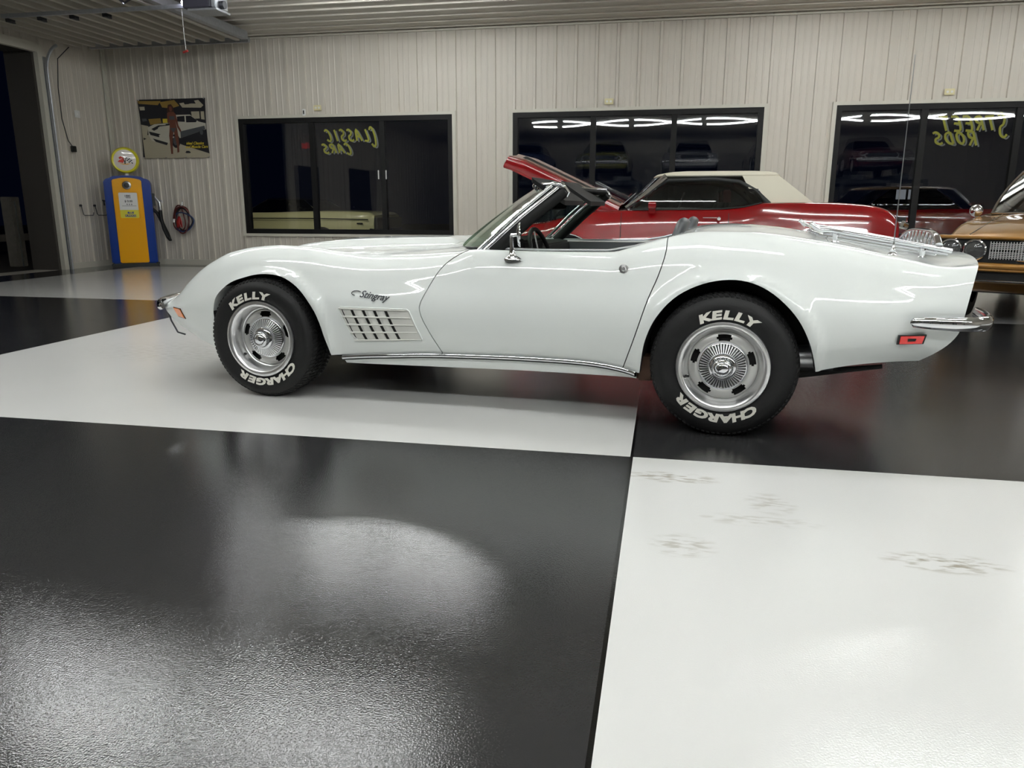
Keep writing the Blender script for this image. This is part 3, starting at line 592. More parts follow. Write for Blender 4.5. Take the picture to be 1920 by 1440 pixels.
# ================================================================== car body loft
def body_fn(T):
    F = {k: pchip(v) for k, v in T.items() if isinstance(v, list)}
    def section(X, seg=6):
        g = {k: f(X) for k, f in F.items()}
        zb, hb, zm, hm, zc, hc, zv, hv, z0 = (g[k] for k in ('zb', 'hb', 'zm', 'hm', 'zc', 'hc', 'zv', 'hv', 'z0'))
        side = T.get('side', .55)
        K_ = [(hb, zb), (hb+(hm-hb)*.75, zb+(zm-zb)*.45), (hm, zm), (hm-(hm-hc)*.22, zm+(zc-zm)*.40), (hm-(hm-hc)*side, zm+(zc-zm)*.76), (hc, zc), (hc+(hv-hc)*.5, zv+(zc-zv)*.38), (hv, zv), (hv*.5, zv+(z0-zv)*.72), (0, z0)]
        return catmull(K_, seg)
    return section
def body_mesh(T, X0, X1, n, post=None, seg=6, mats=('white_paint',), warp=None):
    sec = body_fn(T); rows = []
    for i in range(n+1):
        X = X0+(X1-X0)*i/n; P = sec(X, seg)
        if post: P = [post(X, h, z) for h, z in P]
        row = [(X, -h, z) for h, z in P]+[(X, h, z) for h, z in reversed(P[:-1])]
        if warp: row = [warp(*p) for p in row]
        rows.append(row)
    mb = MB(); mb.grid(rows); k = len(rows[0]); n1 = len(rows)
    # floor strip between the two lower edges, and both end caps
    for i in range(n1-1): mb.f.append((i*k+k-1, i*k, (i+1)*k, (i+1)*k+k-1)); mb.m.append(0)
    for i, flip in ((0, False), (n1-1, True)):
        idx = [i*k+j for j in range(k)]
        h_ = k//2
        for j in range(h_):     # quads across, mirrored pairs
            a, b, c, d = idx[j], idx[j+1], idx[k-2-j], idx[k-1-j]
            if b == c: mb.f.append((a, b, d))
            else: mb.f.append((a, b, c, d))
            mb.m.append(0)
    return mb.mesh('body', list(mats), 38)
def reslot(me, slot_fn, mats):
    while len(me.materials) < len(mats): me.materials.append(None)
    for i, m_ in enumerate(mats): me.materials[i] = MATS[m_]
    for p in me.polygons: p.material_index = slot_fn(p.center, p.normal)
def prism_mesh(poly, z0, z1, fn=None):
    mb = MB(); mb.prism(poly, z0, z1, fn); return mb.mesh('cut', 'white_paint', 0)
XZ = lambda u, v, w_: (u, w_, v)
# ---------------- wheels: lathe about the local y axis, outer face towards -y
def tyre_geo(Rt, Rr, W, name_mat='rubber'):
    mb = MB(); hw = W/2; pr = []
    # from outer bead over the sidewall and the tread to the inner bead; y = 0 at the outer sidewall bulge
    pr = [(Rr-.004, .028), (Rr+.002, .012), (Rr+.012, .008), (Rr+.030, .003), (Rr+.055, .0), (Rr+.075, .002), (Rr+.090, .008), (Rt-.022, .019), (Rt-.011, .030), (Rt-.005, .045)]
    for i in range(1, 8):
        y = .045+(W-.09)*i/8; pr.append((Rt-.004-.0004*abs(i-4), y))
    pr += [(Rt-.003, W-.045), (Rt-.012, W-.028), (Rr+.07, W-.004), (Rr+.03, W-.002), (Rr-.004, W-.03)]
    mb.lathe(pr, (0, 0, 0), 'y', 120); k = len(pr)
    # shoulder tread blocks
    n = 84
    for i in range(n):
        a = 2*PI*i/n
        for (y0, y1, r0, r1, tw) in ((.024, .048, Rt-.024, Rt, .62), (.052, .085, Rt-.012, Rt+.001, .7), (.09, .125, Rt-.012, Rt+.001, .7), (W-.085, W-.05, Rt-.012, Rt+.001, .7), (W-.046, W-.022, Rt-.02, Rt, .62)):
            if y1 > W-.02: continue
            da = 2*PI/n*tw/2; sk = .4*2*PI/n*(1 if y0 < W/2 else -1)
            vv = []
            for (y, rr_, oo) in ((y0, r0, 0), (y1, r0, sk), (y1, r1, sk), (y0, r1-(.011 if y0 < .03 else 0), 0)):
                for s in (-1, 1):
                    t = a+s*da+oo; vv.append((rr_*math.cos(t), y, rr_*math.sin(t)))
            mb.add(vv, [(0, 2, 3, 1), (2, 4, 5, 3), (4, 6, 7, 5), (6, 0, 1, 7), (0, 6, 4, 2), (1, 3, 5, 7)])
    return mb
def ring_text(txt, rad, ang_c, step, size, flip, y, yr=None):
    mb = MB(); n = len(txt)
    for i, ch in enumerate(txt):
        vv, ff = text_geo(ch, size, .0, .12, bold=.0030)
        # letter width scaled for a broad face
        a = ang_c+(n-1)/2*step-i*step          # angle from +x, counter-clockwise seen from outside (-y side: x right, z up)
        ur = (math.cos(a), math.sin(a)); ut = (math.sin(a), -math.cos(a))
        if flip: pass
        P = []
        for x, z, _ in vv:
            x *= 1.62
            rr_ = rad+z; P.append((ut[0]*x+ur[0]*rr_, y-.0006*0, ut[1]*x+ur[1]*rr_))
        o = len(P); P2 = [(p[0], y-.0025, p[2]) for p in P]
        mb.add(P2, [tuple(f) for f in ff])
    return mb
def rally_wheel(parent, name, loc, Rt=.34, W=.24, Rr=.2129, rot=0, steer=0, dish=.0, letters=True, outer=-1):
    wl = part(name, parent, loc, (0, 0, steer+(0 if outer < 0 else PI)))
    tyre_geo(Rt, Rr-.002, W).build('tyre', 'rubber', wl, smooth=40)
    if letters:
        ring_text('KELLY', .241, PI/2-R(2.2)+rot, R(12.4), .053, False, .0008).build('tyre_lettering', 'letter_white', wl, smooth=0, recalc=False)
        ring_text('CHARGER', .240, -PI/2+rot-R(5.5), R(13.5), .053, False, .0008).build('tyre_lettering', 'letter_white', wl, smooth=0, recalc=False)
    d = dish
    # trim ring + barrel
    mb = MB(); mb.lathe([(Rr-.004, .018), (Rr, .006), (Rr-.003, -.001), (Rr-.014, -.004), (Rr-.027, -.001), (Rr-.032, .008), (Rr-.040, .030), (Rr-.046, .045+d), (Rr-.052, .048+d), (Rr-.054, .055+d)], (0, 0, 0), 'y', 96)
    mb.build('trim_ring', 'polished', wl, smooth=50)
    # slotted centre disc, painted silver
    n = 120; rad = [.160, .1575, .153, .149, .1385, .1275, .119, .116, .110, .100]; dep = [.056, .050, .046, .044, .041, .039, .039, .041, .049, .052]
    rows = [[(rad[j]*math.cos(2*PI*i/n), dep[j]+d, rad[j]*math.sin(2*PI*i/n)) for j in range(len(rad))] for i in range(n)]
    mb = MB(); k = len(rad); vv = [p for r_ in rows for p in r_]; ff = []
    for i in range(n):
        for j in range(k-1):
            a_ = (i+.5)/n*360; rel = ((a_-90+36) % 72)-36
            mid = j
            if j in (3, 4, 5) and abs(rel) < (15.2 if j == 4 else 13.2): continue
            ff.append((i*k+j, i*k+j+1, ((i+1) % n)*k+j+1, ((i+1) % n)*k+j))
    mb.add(vv, ff); mb.build('wheel_disc', 'rally_silver', wl, smooth=50, recalc=False)
    mb = MB(); mb.lathe([(.165, .075+d), (.10, .075+d), (.02, .075+d)], (0, 0, 0), 'y', 48); mb.lathe([(Rr-.012, W-.03), (Rr-.05, .10+d), (.166, .076+d)], (0, 0, 0), 'y', 48); mb.build('brake_drum', 'under_black', wl, smooth=40)
    # bright dish with the finned ring
    mb = MB(); mb.lathe([(.118, .044+d), (.112, .036+d), (.106, .031+d), (.104, .031+d)], (0, 0, 0), 'y', 72); mb.lathe([(.066, .014+d), (.063, .010+d), (.060, .004+d), (.060, -.004+d), (.050, -.012+d), (.046, -.012+d)], (0, 0, 0), 'y', 72)
    mb.build('hub_dish', 'chrome', wl, smooth=50)
    mb = MB(); mb.lathe([(.104, .032+d), (.064, .016+d)], (0, 0, 0), 'y', 72); mb.build('fin_ring', 'black_plastic', wl)
    mb = MB()
    for i in range(48):
        t = 2*PI*i/48; da = .044
        P = []
        for (rr_, yy) in ((.1045, .031+d), (.0635, .0135+d)):
            for s in (-1, 1): P.append((rr_*math.cos(t+s*da), yy, rr_*math.sin(t+s*da)))
            for s in (-1, 1): P.append((rr_*math.cos(t+s*da*.3), yy-.006, rr_*math.sin(t+s*da*.3)))
        mb.add(P, [(0, 2, 6, 4), (2, 3, 7, 6), (3, 1, 5, 7)])
    mb.build('fins', 'polished', wl, smooth=0, recalc=False)
    mb = MB(); mb.lathe([(.052, .0+d), (.049, -.014+d), (.044, -.032+d), (.040, -.038+d), (.034, -.041+d), (.031, -.036+d), (.028, -.040+d), (.018, -.046+d), (0, -.048+d)], (0, 0, 0), 'y', 64); mb.build('centre_cap', 'chrome', wl, smooth=45)
    mb = MB()
    for i in range(36):
        t = 2*PI*i/36; P = []
        for (rr_, yy) in ((.0515, -.004+d), (.0455, -.030+d)):
            for s in (-1, 1): P.append((rr_*math.cos(t+s*.03), yy, rr_*math.sin(t+s*.03)))
        mb.add(P, [(0, 1, 3, 2)])
    mb.build('cap_grooves', 'black_plastic', wl, smooth=0, recalc=False)
    mb = MB(); a = R(199)+rot; mb.cyl((.172*math.cos(a), .03+d, .172*math.sin(a)), (.160*math.cos(a), .004+d, .160*math.sin(a)), .006, n=10); mb.build('valve_stem', 'rubber', wl)
    return wl
# ================================================================== the white convertible
T = dict(
 zb=[(-1.0,.31),(-.8,.275),(-.5,.25),(0,.25),(.42,.262),(.8,.285),(1.0,.292),(1.57,.302),(1.85,.297),(2.1,.27),(2.5,.28),(2.9,.33),(3.15,.360),(3.35,.375),(3.6,.385)],
 hb=[(-1.0,.55),(-.8,.66),(-.4,.76),(0,.80),(.5,.805),(1.0,.785),(1.5,.765),(1.9,.775),(2.2,.80),(2.5,.82),(3.0,.79),(3.4,.74),(3.6,.70)],
 zm=[(-1.0,.44),(-.6,.50),(-.2,.55),(.5,.555),(1.5,.555),(2.2,.57),(2.8,.60),(3.2,.60),(3.6,.60)],
 hm=[(-1.0,.64),(-.8,.72),(-.5,.795),(-.2,.84),(.1,.862),(.5,.858),(.95,.832),(1.4,.808),(1.8,.815),(2.2,.848),(2.5,.868),(2.8,.866),(3.2,.835),(3.45,.80),(3.6,.775)],
 zc=[(-1.0,.47),(-.93,.50),(-.856,.535),(-.738,.612),(-.584,.694),(-.436,.752),(-.28,.800),(-.116,.831),(.06,.843),(.244,.834),(.41,.813),(.65,.794),(.9,.797),(1.1,.815),(1.24,.838),(1.56,.834),(1.93,.838),(2.03,.862),(2.18,.905),(2.39,.940),(2.55,.938),(2.68,.928),(2.84,.907),(2.98,.886),(3.18,.85),(3.32,.825),(3.42,.805),(3.5,.800),(3.6,.806)],
 hc=[(-1.0,.56),(-.8,.62),(-.5,.665),(0,.685),(.5,.69),(1.0,.705),(1.3,.725),(1.7,.73),(2.0,.73),(2.3,.70),(2.6,.68),(3.0,.675),(3.4,.69),(3.6,.70)],
 zv=[(-1.0,.49),(-.9,.525),(-.7,.60),(-.4,.700),(0,.775),(.4,.795),(.8,.818),(1.1,.838),(1.24,.83),(1.9,.83),(2.1,.88),(2.3,.935),(2.6,.935),(2.8,.91),(3.0,.875),(3.2,.832),(3.32,.805),(3.42,.790),(3.5,.798),(3.6,.815)],
 hv=[(-1.0,.42),(0,.50),(1.0,.53),(1.3,.58),(2.0,.58),(2.3,.52),(2.8,.50),(3.2,.54),(3.6,.58)],
 z0=[(-1.0,.50),(-.9,.55),(-.7,.635),(-.4,.735),(-.1,.800),(.2,.832),(.6,.848),(.9,.852),(1.1,.85),(1.3,.84),(2.0,.85),(2.2,.93),(2.32,.958),(2.48,.968),(2.69,.955),(2.82,.937),(3.0,.905),(3.2,.862),(3.35,.835),(3.45,.828),(3.55,.832),(3.6,.834)],
 side=.50)
AF = [(-.328,.475),(-.302,.551),(-.215,.630),(-.097,.672),(.005,.692),(.142,.682),(.269,.614),(.36,.503),(.399,.345),(.42,.255),(.42,.10)]
AFP = [(-.345,.10),(-.338,.33)]+[tuple(p) for p in catmull(AF[:-1], 5)]+[(.42,.10)]
AR = [(2.100,.26),(2.108,.33),(2.126,.437),(2.176,.553),(2.269,.656),(2.408,.721),(2.546,.732),(2.662,.693),(2.782,.591),(2.851,.475),(2.892,.340),(2.898,.28)]
ARP = [(2.10,.10)]+[tuple(p) for p in catmull(AR, 5)]+[(2.898,.10)]
def arch_dist(X, z):
    d1 = abs(math.hypot((X-.05), (z-.33))-.375); d2 = abs(math.hypot(X-2.495, (z-.34))-.405); return d1, d2
def vette_post(X, h, z):
    # raised hood bulge
    if h < .42 and z > .5:
        b = smooth(X, -.55, -.05)*(1-smooth(X, .86, .99)); h += 0; z += .034*b*(1-smooth(h, .225, .275))
    # lips round both wheel openings
    if z > .2 and h > .6:
        d1, d2 = arch_dist(X, z)
        h += .020*math.exp(-(d1/.028)**2)*smooth(.74-z, 0, .06)+.022*math.exp(-(d2/.03)**2)*smooth(.79-z, 0, .06)
    return h, z
def vette_warp(X, y, z):
    h = abs(y)
    if X > 2.9:
        lim = 3.60-.10*(h/.75)**2
        if z < .80: lim -= (.80-z)*.12
        if z < .56: lim -= min(1.0, ((.56-z)/.18)**2)*.14
        X = 2.9+(X-2.9)*(lim-2.9)/.70
    if X < -.3:
        lim = 1.02-.17*(h/.62)**2
        if z < .46: lim -= (.46-z)*.75
        X = -.3+(X+.3)*(lim-.3)/.70
    return (X, y, z)
_vsec = body_fn(T)
def vette_h(X, z):      # half width of the side at station X and height z
    P = [p for p in _vsec(X, 6) ]; k = next(i for i in range(len(P)) if i > 28)
    P = P[:32]
    for a, b in zip(P, P[1:]):
        if a[1] <= z <= b[1]: h = a[0]+(b[0]-a[0])*(z-a[1])/max(b[1]-a[1], 1e-6); return vette_post(X, h, z)[0]
    return float(P[0][0]) if z < P[0][1] else float(P[-1][0])
CV = thing('convertible_car', 'white two-seat convertible sports car with its top down, nearest on the checker floor', 'car', (-2.09793, 4.66614, 0), -.10566)
solid = body_mesh(T, -1.0, 3.6, 200, vette_post, 6, ('white_paint',), vette_warp)
DOOR = [(1.20,.862),(1.195,.842),(1.11,.795),(1.055,.742),(.992,.635),(.957,.551),(.965,.50),(.998,.428),(1.061,.307),(1.075,.279),(2.008,.276),(2.018,.29),(2.076,.455),(2.131,.635),(2.169,.736),(2.192,.82),(2.198,.86),(2.190,.935)]
def sides(poly, a, b):
    mb = MB(); mb.prism(poly, -b, -a, XZ); mb.prism(poly, a, b, XZ); return mb.mesh('cut', 'white_paint', 0)
Dd = catmull(DOOR[1:9], 3); DOORP = [(1.20,.99)]+[tuple(p) for p in Dd]+DOOR[9:11]+[tuple(p) for p in catmull(DOOR[11:17], 3)]+[(2.190,.99)]
wells = sides(AFP, .60, 1.1); wells2 = sides(ARP, .56, 1.1)
tub = [(1.13,-.56),(1.20,-.62),(1.9,-.63),(2.12,-.60),(2.20,-.45),(2.20,.45),(2.12,.60),(1.9,.63),(1.20,.62),(1.13,.56)]
cock = prism_mesh(tub, .30, 1.2)
HOOD = [(-.52,-.47),(.40,-.46),(.93,-.34),(.985,0),(.93,.34),(.40,.46),(-.52,.47),(-.60,0)]
hoodcut = lambda d: prism_mesh(offset_poly(HOOD, d), .45, 1.2)
LIDP = [(2.30,-.55),(2.80,-.50),(2.93,-.42),(2.93,.42),(2.80,.50),(2.30,.55)]
lidcut = lambda d: prism_mesh(offset_poly(LIDP, d), .80, 1.2)
def doorcut(d):
    P = offset_poly(DOORP, d); return sides([(x, max(z, .2) if z < .9 else 1.2) for x, z in P], .60, 1.1)
body = boolean(solid.copy(), [cock, doorcut(.0025), hoodcut(.002), lidcut(.0015), wells, wells2])
def vslot(c, n_):
    x, y, z = c; h = abs(y)
    if 1.12 < x < 2.21 and h < .632 and z < .90 and not (abs(n_.z) > .3 and z > .82 and h > .6): return 1
    dF, dR = math.hypot(x-.05, z-.33), math.hypot(x-2.495, z-.34)
    if z < .74 and .5 < h < .852 and ((-.36 < x < .44 and dF < .405) or (2.08 < x < 2.905 and dR < .425)):
        if abs(n_.y) < .5 or h < .66: return 2
    if n_.z < -.9 and z < .5 and h < .7: return 2
    return 0
reslot(body, vslot, ['white_paint', 'black_vinyl', 'under_black']); link('car_body', body, CV)
doors = boolean(solid.copy(), [doorcut(-.0025)], 'INTERSECT')
def split_side(me, s):
    bm = bmesh.new(); bm.from_mesh(me); bmesh.ops.delete(bm, geom=[v for v in bm.verts if v.co.y*s < 0], context='VERTS')
    o = bpy.data.meshes.new('door'); bm.to_mesh(o); bm.free()
    for m_ in me.materials: o.materials.append(m_)
    return o
for s in (-1, 1):
    dm = split_side(doors, s); reslot(dm, lambda c, n_: 1 if abs(c.y) < .615 or (n_.z > .6 and abs(c.y) < .64) else 0, ['white_paint', 'grey_trim']); dr = link('door', dm, CV)
    mb = MB(); zt_ = [(1.24, .846), (1.56, .842), (1.9, .846), (2.03, .868), (2.15, .900)]
    mb.tube([(x, s*.645, z) for x, z in zt_], .006, 8); mb.build('door_top_moulding', 'steel', dr)
    mb = MB(); hy = vette_h(1.985, .735); mb.lathe([(0, -.012), (.008, -.013), (.012, -.006), (.022, -.004), (.024, .004)], (0, 0, 0), 'y', 24)
    mb.build('door_lock', 'polished', dr, loc=(2.005, s*(hy-.004), .768) , rot=(0, 0, 0 if s < 0 else PI))
link('hood', boolean(solid.copy(), [hoodcut(-.002)], 'INTERSECT'), CV)
link('soft_top_lid', boolean(solid.copy(), [lidcut(-.0015)], 'INTERSECT'), CV)
# underside, axle stubs, exhaust
mb = MB(); mb.box((-.2, -.50, .19), (2.0, .50, .30)); mb.box((-.6, -.45, .27), (-.2, .45, .34)); mb.box((2.0, -.50, .30), (2.9, .50, .42)); mb.box((2.12, -.56, .27), (2.88, .56, .62)); mb.box((-.25, -.58, .26), (.40, .58, .60)); mb.build('chassis', 'under_black', CV, smooth=0)
mb = MB(); mb.tube([(2.0, -.44, .26), (2.6, -.44, .30), (3.0, -.46, .34)], .03, 12); mb.build('exhaust_pipe', 'under_black', CV)
for s in (-1, 1):
    mb = MB(); mb.cyl((2.60, s*.62, .335), (2.98, s*.62, .365), .062, n=24); mb.build('muffler', 'steel', CV)
    mb = MB(); mb.tube([(2.80, s*.60, .265), (3.20, s*.60, .330)], [.022, .010], 8); mb.build('spring_end', 'under_black', CV)
    mb = MB(); mb.box((2.08, s*.70-.06, .22), (2.16, s*.70+.06, .34)); mb.build('body_mount', 'rust_brown', CV, smooth=0, bevel=.01)
# surface-following patches on the side
def on_side(X, z, off, s=-1): return (X, s*(vette_h(X, z)+off), z)
def patch(q, off, name, mat_, parent, s=-1, n=10, thick=0, **kw):   # q: four (X,z) corners, curved with the body
    rows = []
    for j in range(n+1):
        v = j/n; row = []
        for i in range(n+1):
            u = i/n; X = (q[0][0]*(1-u)+q[1][0]*u)*(1-v)+(q[3][0]*(1-u)+q[2][0]*u)*v; z = (q[0][1]*(1-u)+q[1][1]*u)*(1-v)+(q[3][1]*(1-u)+q[2][1]*u)*v
            row.append(on_side(X, z, off, s))
        rows.append(row)
    mb = MB(); mb.grid(rows)
    if thick:
        inner = [[(p[0], p[1]-s*thick, p[2]) for p in r_] for r_ in rows]; mb.grid(inner)
        def edge(a, b): mb.grid([a, b])
        edge(rows[0], inner[0]); edge(rows[-1], inner[-1]); edge([r_[0] for r_ in rows], [r_[0] for r_ in inner]); edge([r_[-1] for r_ in rows], [r_[-1] for r_ in inner])
    return mb.build(name, mat_, parent, smooth=30, **kw)
def lerp2(q, u, v): return tuple((q[0][k]*(1-u)+q[1][k]*u)*(1-v)+(q[3][k]*(1-u)+q[2][k]*u)*v for k in (0, 1))
VQ = [(.500,.532),(.898,.530),(.962,.372),(.575,.352)]
for s in (-1, 1):
    vt = part('fender_vent', CV, (0, 0, 0))
    patch(VQ, .0015, 'vent_plate', 'vent_cream', vt, s, 12, .004)
    mb = MB(); path = []
    cs = [(-.005, .10), (.0, .0), (1, 0), (1, 1), (.12, 1), (.0, .86)]
    fr = [(.03,-.02),(.5,-.02),(.98,-.02),(1.0,.03),(1.0,.5),(1.0,.97),(.985,1.02),(.5,1.02),(.13,1.02),(.05,.97),(.0,.82),(-.01,.5),(-.015,.18),(-.01,.06)]
    mb.tube([on_side(*lerp2(VQ, u, v), .003, s) for u, v in fr], .0035, 8, closed=True); mb.build('vent_frame', 'white_paint', vt)
    for r_ in range(4):
        for c_ in range(5):
            u0 = (.035, .165, .33, .49, .65)[c_]-.0; wd = .014 if c_ == 0 else .040
            v0, v1 = .06+r_*.235, .06+r_*.235+.205
            q = [lerp2(VQ, u0, v0), lerp2(VQ, u0+wd, v0), lerp2(VQ, u0+wd, v1), lerp2(VQ, u0, v1)]
            patch(q, .003, 'vent_slot', 'black_matte', vt, s, 2)
            # scooped panel beside each slot: slopes from the slot up to the surface
            if c_ > 0:
                u2 = u0+wd+.112 if c_ < 4 else .98
                mb = MB(); rows = []
                for j in range(4):
                    v = v0+(v1-v0)*j/3; rows.append([on_side(*lerp2(VQ, u0+wd+(u2-u0-wd)*i/4, v), .003+.007*math.sin(PI*i/4)*(1 if c_ < 4 else .5), s) for i in range(5)])
                mb.grid(rows); mb.build('vent_scoop', 'vent_cream', vt, smooth=60, recalc=False)
    for r_ in range(5):
        v = .02+r_*.24
        mb = MB(); mb.tube([on_side(*lerp2(VQ, u, v), .009, s) for u in (.01, .2, .4, .6, .8, .985)], [.0045, .0045, .0045, .004, .003, .002], 6); mb.build('vent_bar', 'vent_cream', vt)
    # script badge
    vv, ff = text_geo('Stingray', .053, 0, .55, bold=.0008); mb = MB(); X0, Z0 = .70, .598
    P = []
    for x, z, _ in vv:
        xs_ = x*.95*(1 if s < 0 else -1); P.append(on_side(X0+xs_, Z0+z*.95-.10*(x), .006, s))
    mb.add(P, ff)
    mb.tube([on_side(X0-.098+.028*math.cos(a), Z0+.012+.012*math.sin(a), .006, s) for a in [PI*(.2+1.2*i/8) for i in range(9)]], .0022, 6)
    mb.build('script_badge', 'dark_steel', CV, smooth=0, recalc=False)
    # rocker moulding and panel
    ML = [(.482,.252),(.62,.266),(.8,.278),(.99,.290),(1.3,.297),(1.572,.300),(1.75,.300),(1.85,.297),(1.97,.286),(2.083,.266)]
    mp_ = catmull(ML, 4)
    mb = MB(); mb.tube([(x, s*(vette_h(x, z+.012)+.008), z) for x, z in mp_], .0105, 10, flat=(1, .8)); mb.build('rocker_moulding', 'chrome', CV)
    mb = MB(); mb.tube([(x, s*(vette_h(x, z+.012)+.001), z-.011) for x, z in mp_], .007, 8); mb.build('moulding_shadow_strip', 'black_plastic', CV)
    rows = [[(x, s*(vette_h(x, z+.012)-.006), z-.006) for x, z in mp_], [(x, s*(vette_h(x, z+.012)-.016), .5*(z+.214+(x-.482)*.0125)) for x, z in mp_], [(x, s*(vette_h(x, z+.012)-.035), .214+(x-.482)*.0125) for x, z in mp_], [(x, s*(vette_h(x, z+.012)-.16), .222+(x-.482)*.0125) for x, z in mp_]]
    mb = MB(); mb.grid(rows); mb.build('rocker_panel', 'white_paint', CV, recalc=False)
# bumpers
def vx(X, y, z): return vette_warp(X, y, z)
def rear_surf(y, z):
    return vette_warp(3.6, y, z)[0]
for s in (-1, 1):
    path = [(3.250, .843), (3.262, .846), (3.33, .843), (3.42, .828), (3.50, .795), (3.555, .745), (3.585, .68), (3.60, .60), (3.612, .50), (3.618, .36)]
    pts = [(x, s*y, .577-.03*(x-3.25)) for x, y in path]
    mb = MB(); rs = [.010, .022, .027, .030, .032, .033, .034, .034, .034, .030]
    mb.tube([(p[0], p[1]+s*.006, p[2]) for p in pts], [r_*1 for r_ in rs], 16, flat=(1, .62)); mb.build('rear_bumper', 'chrome', CV, smooth=60)
    path = [(-.715, .752), (-.76, .722), (-.81, .665), (-.85, .59), (-.89, .48), (-.92, .36), (-.94, .22)]
    mb = MB(); mb.tube([(x-.016, s*(y+.012), .478+.03*(x+.7)*-1) for x, y in path], [.016, .028, .031, .03, .03, .03, .028], 16, flat=(1, .7)); mb.build('front_bumper', 'chrome', CV, smooth=60)
    # side marker lamps
    for nm, q, mt in (('rear_marker_lamp', [(3.215,.512),(3.325,.518),(3.318,.478),(3.214,.472)], 'red_lens'), ('front_marker_lamp', [(-.722,.466),(-.640,.462),(-.612,.402),(-.685,.408)], 'amber_lens')):
        if nm == 'rear_marker_lamp':
            f_ = lambda X, z, off: on_side(X, z, off+.002, s)
        else:
            def f_(X, z, off):
                # invert the nose warp for the surface
                Xn = X
                for _ in range(12):
                    h = vette_h(Xn, z); Xa = vette_warp(Xn, h, z)[0]; Xn += (X-Xa)
                return (X, s*(vette_h(Xn, z)+off+.002), z)
        lamp = part(nm, CV, (0, 0, 0)); mb = MB()
        cx_ = sum(p[0] for p in q)/4; cz_ = sum(p[1] for p in q)/4
        def quad(k, off0, off1, mtl, n2):
            mb = MB(); a = [f_(cx_+(x-cx_)*k, cz_+(z-cz_)*k, off1) for x, z in q]; b = [f_(cx_+(x-cx_)*(k+.03), cz_+(z-cz_)*(k+.06), off0) for x, z in q]
            mb.add(a+b, [(0,1,2,3), (0,4,5,1), (1,5,6,2), (2,6,7,3), (3,7,4,0)]); mb.build(n2, mtl, lamp, smooth=0)
        quad(1.0, -.012, .003, 'black_plastic', 'lamp_bezel'); quad(.86, -.004, .007, mt, 'lamp_lens')
        if mt == 'red_lens': quad(.30, 0, .0085, 'under_black', 'lamp_reflector')
# grille edge of the nose and front licence dark opening
mb = MB(); mb.tube([(-.865, -.585, .45), (-.81, -.62, .37), (-.765, -.625, .30), (-.73, -.60, .283)], .005, 6); mb.build('grille_edge', 'dark_steel', CV)
# wheels
rally_wheel(CV, 'wheel', (0, -.868, .335), Rt=.334, rot=R(17), steer=.0155, dish=.030, W=.235)
rally_wheel(CV, 'wheel', (2.489, -.878, .335), Rt=.337, rot=0, dish=.0, W=.25)
for o in [rally_wheel(CV, 'wheel', (0, .868, .335), dish=.03, W=.235, outer=1, letters=False), rally_wheel(CV, 'wheel', (2.489, .878, .335), W=.25, outer=1, letters=False)]: pass
# windshield
WB = lambda t: (1.235-.33*(1-t*t)-.0*t, .665*t, .826+.016*t*t)     # base arc, t -1..1
WT = lambda t: (1.605-.22*(1-t*t), .585*t, 1.155+.012*(1-t*t))       # header arc
n = 24; ts = [-1+2*i/n for i in range(n+1)]
ws = part('windshield', CV, (0, 0, 0))
rows = []
for j in range(9):
    v = j/8; rows.append([tuple(Vector(WB(t))*(1-v)+Vector(WT(t))*v+Vector((0, 0, .012*math.sin(PI*v)))) for t in ts])
mb = MB(); mb.grid(rows); mb.build('windshield_glass', 'screen_glass', ws, smooth=80, recalc=False)
mb = MB(); mb.tube([WB(t) for t in ts], .010, 8); mb.build('lower_seal', 'black_plastic', ws)
mb = MB(); mb.tube([(WT(t)[0], WT(t)[1], WT(t)[2]+.004) for t in ts], .017, 12, flat=(1, 1.7)); mb.build('header_moulding', 'chrome', ws, smooth=60)
mb = MB(); mb.tube([(WT(t)[0]+.035, WT(t)[1]*.985, WT(t)[2]-.008) for t in ts], .022, 10, flat=(.8, 1.4)); mb.build('header_liner', 'black_vinyl', ws, smooth=60)
for s in (-1, 1):
    a, b = Vector(WB(s)), Vector(WT(s)); d = (b-a)
    mb = MB()
    mb.tube([a+Vector((-.012, s*.004, -.01)), a+d*.5+Vector((-.012, s*.006, .006)), b+Vector((-.01, s*.004, .004))], .011, 10, flat=(1, 1)); mb.build('pillar_bright_strip', 'chrome', ws, smooth=60)
    mb = MB(); mb.tube([a+Vector((.024, s*.012, -.012)), a+d*.5+Vector((.022, s*.012, .0)), b+Vector((.024, s*.010, -.004))], [.013, .013, .012], 10); mb.build('pillar_trim', 'chrome', ws, smooth=60)
    mb = MB(); mb.tube([a+Vector((.068, s*-.004, -.015)), a+d*.5+Vector((.064, s*.0, -.008)), b+Vector((.058, s*0, -.024))], [.033, .030, .026], 12, flat=(1, .8)); mb.build('pillar_post', 'black_vinyl', ws, smooth=60)
    mb = MB(); mb.tube([b+Vector((-.035, s*-.03, .010)), b+Vector((.0, s*-.012, .012)), b+Vector((.045, s*.004, .008)), b+Vector((.06, s*.004, -.002))], [.010, .020, .017, .006], 12, flat=(.7, 1.6)); mb.build('pillar_cap', 'chrome', ws, smooth=60)
    mb = MB(); mb.tube([b+Vector((.02, s*.01, .002)), b+Vector((.062, s*.01, -.008)), b+Vector((.078, s*.008, -.03)), b+Vector((.068, s*.006, -.05))], [.008, .009, .009, .006], 8); mb.build('pillar_end_cap', 'chrome', ws)
